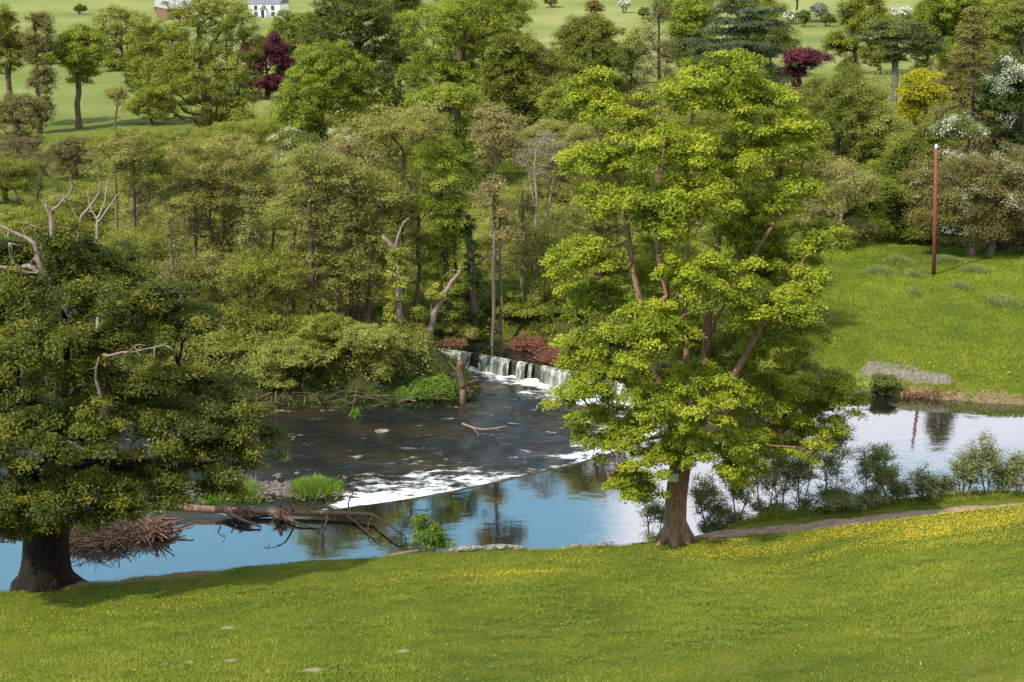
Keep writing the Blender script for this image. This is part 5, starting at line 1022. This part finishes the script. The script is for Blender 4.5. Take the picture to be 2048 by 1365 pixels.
dens = 4.8 * np.clip((x - 7) / 6, 0, 1) * np.exp(-np.maximum(tt - .1, 0) / 1.9) + .55 * np.exp(-((x - 7) / 4.5) ** 2 - ((tt - 2.6) / 1.5) ** 2) + .40 * np.exp(-((x - 1.5) / 3) ** 2 - ((tt - 5) / 1.2) ** 2) + .10 * np.exp(-((x + 12) / 6) ** 2 - ((tt - 5) / 3.5) ** 2) + .05 * np.exp(-((x + 3) / 5) ** 2 - ((tt - 6) / 3) ** 2) + .010
k = (rng.random(N) < dens * np.clip(.45 + nn_, 0, 1.6) * .72) & (tt > .1); buttercups('buttercups', 'yellow buttercups thickest along the upper right of the near slope', x[k], y[k], .031)
x = rng.uniform(22, 40, 9000); y = rng.uniform(77, 84, 9000); k = (rng.random(9000) < .22 * np.exp(-((y - 79.5 - (x - 22) * -.03) / .8) ** 2)) & (sdist(np.stack([x, y], 1), fieldpoly) > .6); buttercups('buttercups', 'yellow buttercups along the riverside of the field', x[k], y[k], .07, .14)
M_mole = plain_mat('dry_soil', (.13, .10, .06), (.29, .235, .165), 9, bump=.5)
for lab, u, v, ru in [('largest pale soil patch left of centre on the near slope', 456, 1260, 15), ('pale soil patch low on the near slope', 463, 1337, 13), ('long pale bare patch near the bottom edge', 627, 1347, 21), ('small soil patch right of the long one', 806, 1329, 14), ('tiny soil patch left of the pair at the bottom', 330, 1348, 8), ('tiny soil patch right of the pair at the bottom', 380, 1346, 7), ('faint tiny soil patch near the bottom edge', 538, 1352, 6), ('thin bare patch high on the near slope', 690, 1124, 22)]:
    Ym = ground_Y(u, v, 20); c = base_at(u, Ym); k_ = scl(Ym, c[2]); a = np.linspace(0, 6.283, 15)[:-1]; m = MB(); rr = ru * k_; rows = []
    for f, h in ((1.1, -.03), (.9, .025), (.6, .05), (.25, .06)):
        px_, py_ = c[0] + np.cos(a) * rr * f * (1 + .12 * np.sin(3 * a + u)), c[1] + np.sin(a) * rr * .9 * f; rows.append(np.column_stack([px_, py_, ground(px_, py_) + h + rng.normal(size=14) * .008]))
    v_ = np.vstack(rows + [np.array([[c[0], c[1], c[2] + .06]])]); m.add(v_, [(14 * i + j, 14 * i + (j + 1) % 14, 14 * i + 14 + (j + 1) % 14, 14 * i + 14 + j) for i in range(3) for j in range(14)], [(42 + j, 42 + (j + 1) % 14, 56) for j in range(14)])
    tag(mk('molehill', m, M_mole, off=c, smooth=True), lab, 'molehill', 'bare soil patches on the near slope')

N = 2600; x = rng.uniform(-16, 22, N); y = rng.uniform(31, 52, N); k = (rng.random(N) < np.clip(.22 + (x + 2) / 34 + .5 * smooth_noise(x, y, .8, 61), 0, 1)) & (np.interp(x, LX, LY) - y > 1.5); x, y = x[k], y[k]; idx = np.repeat(np.arange(len(x)), 26)
px_ = x[idx] + rng.normal(size=len(idx)) * .13; py_ = y[idx] + rng.normal(size=len(idx)) * .13; m = MB(); leaves(m, np.column_stack([px_, py_, ground(px_, py_) + rng.uniform(.05, .15, len(idx))]), np.column_stack([rng.normal(size=(len(idx), 2)) * .5, np.ones(len(idx))]), .07)
tag(mk('meadow_weeds', m, M_grass, attrs={'tone': ('FACE', rng.random(len(idx)) * .25)}), 'darker leafy weeds through the grass of the near slope', kind='stuff')

# ---- tangle of leaves and roots hiding the foot of the far bank
lw = resample(np.array(LOWL), .08); lw = lw[(lw[:, 0] > -34)]; m = MB(); k = len(lw); per = 60
idx = np.repeat(np.arange(k), per); h = rng.uniform(.15, .5, k); rr_ = rng.uniform(.3, .6, k); off = np.column_stack([rng.normal(size=k) * .2, rng.uniform(-1.15, .2, k)])
d = sph(len(idx)); d[:, 2] = np.abs(d[:, 2]); c = np.column_stack([lw + off, np.maximum(ground((lw + off)[:, 0], (lw + off)[:, 1]), -1.0)])[idx] + d * np.stack([rr_, rr_, h], 1)[idx] * (rng.uniform(.4, 1, len(idx))[:, None])
leaves(m, c, d * .6 + [0, 0, .7] + rng.normal(size=d.shape) * .4, .11)
tag(mk('bank_growth', m, L['ivydark'], attrs={'tone': ('FACE', np.clip(rng.random(k)[idx] * .8 + rng.random(len(idx)) * .3, 0, 1))}), 'low leafy growth coloured dark as shade, trailing along the far water edge', kind='stuff')  # near-black leaf colour paints the shaded hollow below the bushes
m = MB()
for q in lw[::7]: sticks(m, (q[0], q[1] - .9, -.6), (.5, .4, .6), 3, 2.3, .032, up=.3)
tag(mk('bank_roots', m, B['drift'], smooth=True), 'brown roots and sticks along the far water edge', kind='stuff')

def mound_bush(name, label, mounds, leaf, size, per, cat='bush'):
    m = MB(); tn = []; c0 = at_z(*mounds[0][:3])
    for u, v, z, ru, h in mounds:
        ys = np.arange(70, 95, .1); pp = np.array([at_y(u, v, y) for y in ys]); kk = np.where(pp[:, 2] <= np.maximum(ground(pp[:, 0], pp[:, 1]), -1))[0][0]
        c = pp[kk]; r = ru * scl(c[1], z); n_ = per; d = sph(n_); d[:, 2] = np.abs(d[:, 2]); sc_ = rng.uniform(.55, 1, n_) ** .4 * (1 + .12 * np.sin(d[:, 0] * 7 + u) * np.cos(d[:, 1] * 6))
        leaves(m, c + d * sc_[:, None] * [r, r * .8, h], d * .6 + [0, 0, .7] + rng.normal(size=d.shape) * .45, size); tn.append(np.clip(.5 + rng.normal() * .15 + rng.normal(size=n_) * .2 + .15 * d[:, 2], 0, 1))
    return tag(mk(name, m, L[leaf], off=c0, attrs={'tone': ('FACE', np.concatenate(tn))}), label, cat)
mound_bush('riverside_bush', 'low vivid green bush spreading along the very tip of the island', [(860, 792, -.9, 34, .75), (825, 794, -.9, 28, .6), (895, 790, -.9, 28, .8), (845, 780, -.6, 30, .8), (880, 778, -.6, 30, .9), (912, 782, -.8, 18, .7), (805, 790, -.8, 20, .5)], 'fern', .10, 1500)

for lab, Y, bu, bl, lf in [('shaded green bush on the far bank between the pale log and brush pile', 91.5, 1010, [(1010, 610, 60, 40)], 'mid'), ('fresh green bush standing in the meadow gap behind the falls', 95, 960, [(960, 590, 60, 34)], 'mid'),
    ('leafy bush on the far bank above the long white fall', 93, 1090, [(1090, 610, 60, 44)], 'pale')]:
    T('riverside_bush', lab, Y, bu, bl, leaf=lf, cat='bush', group='bushes along the far bank', stems=3, tr=.06, nameparts=('stems', 'foliage'), lobes=5, flat=.7, skirt=.8, n=50, dens=.8, size=.12)
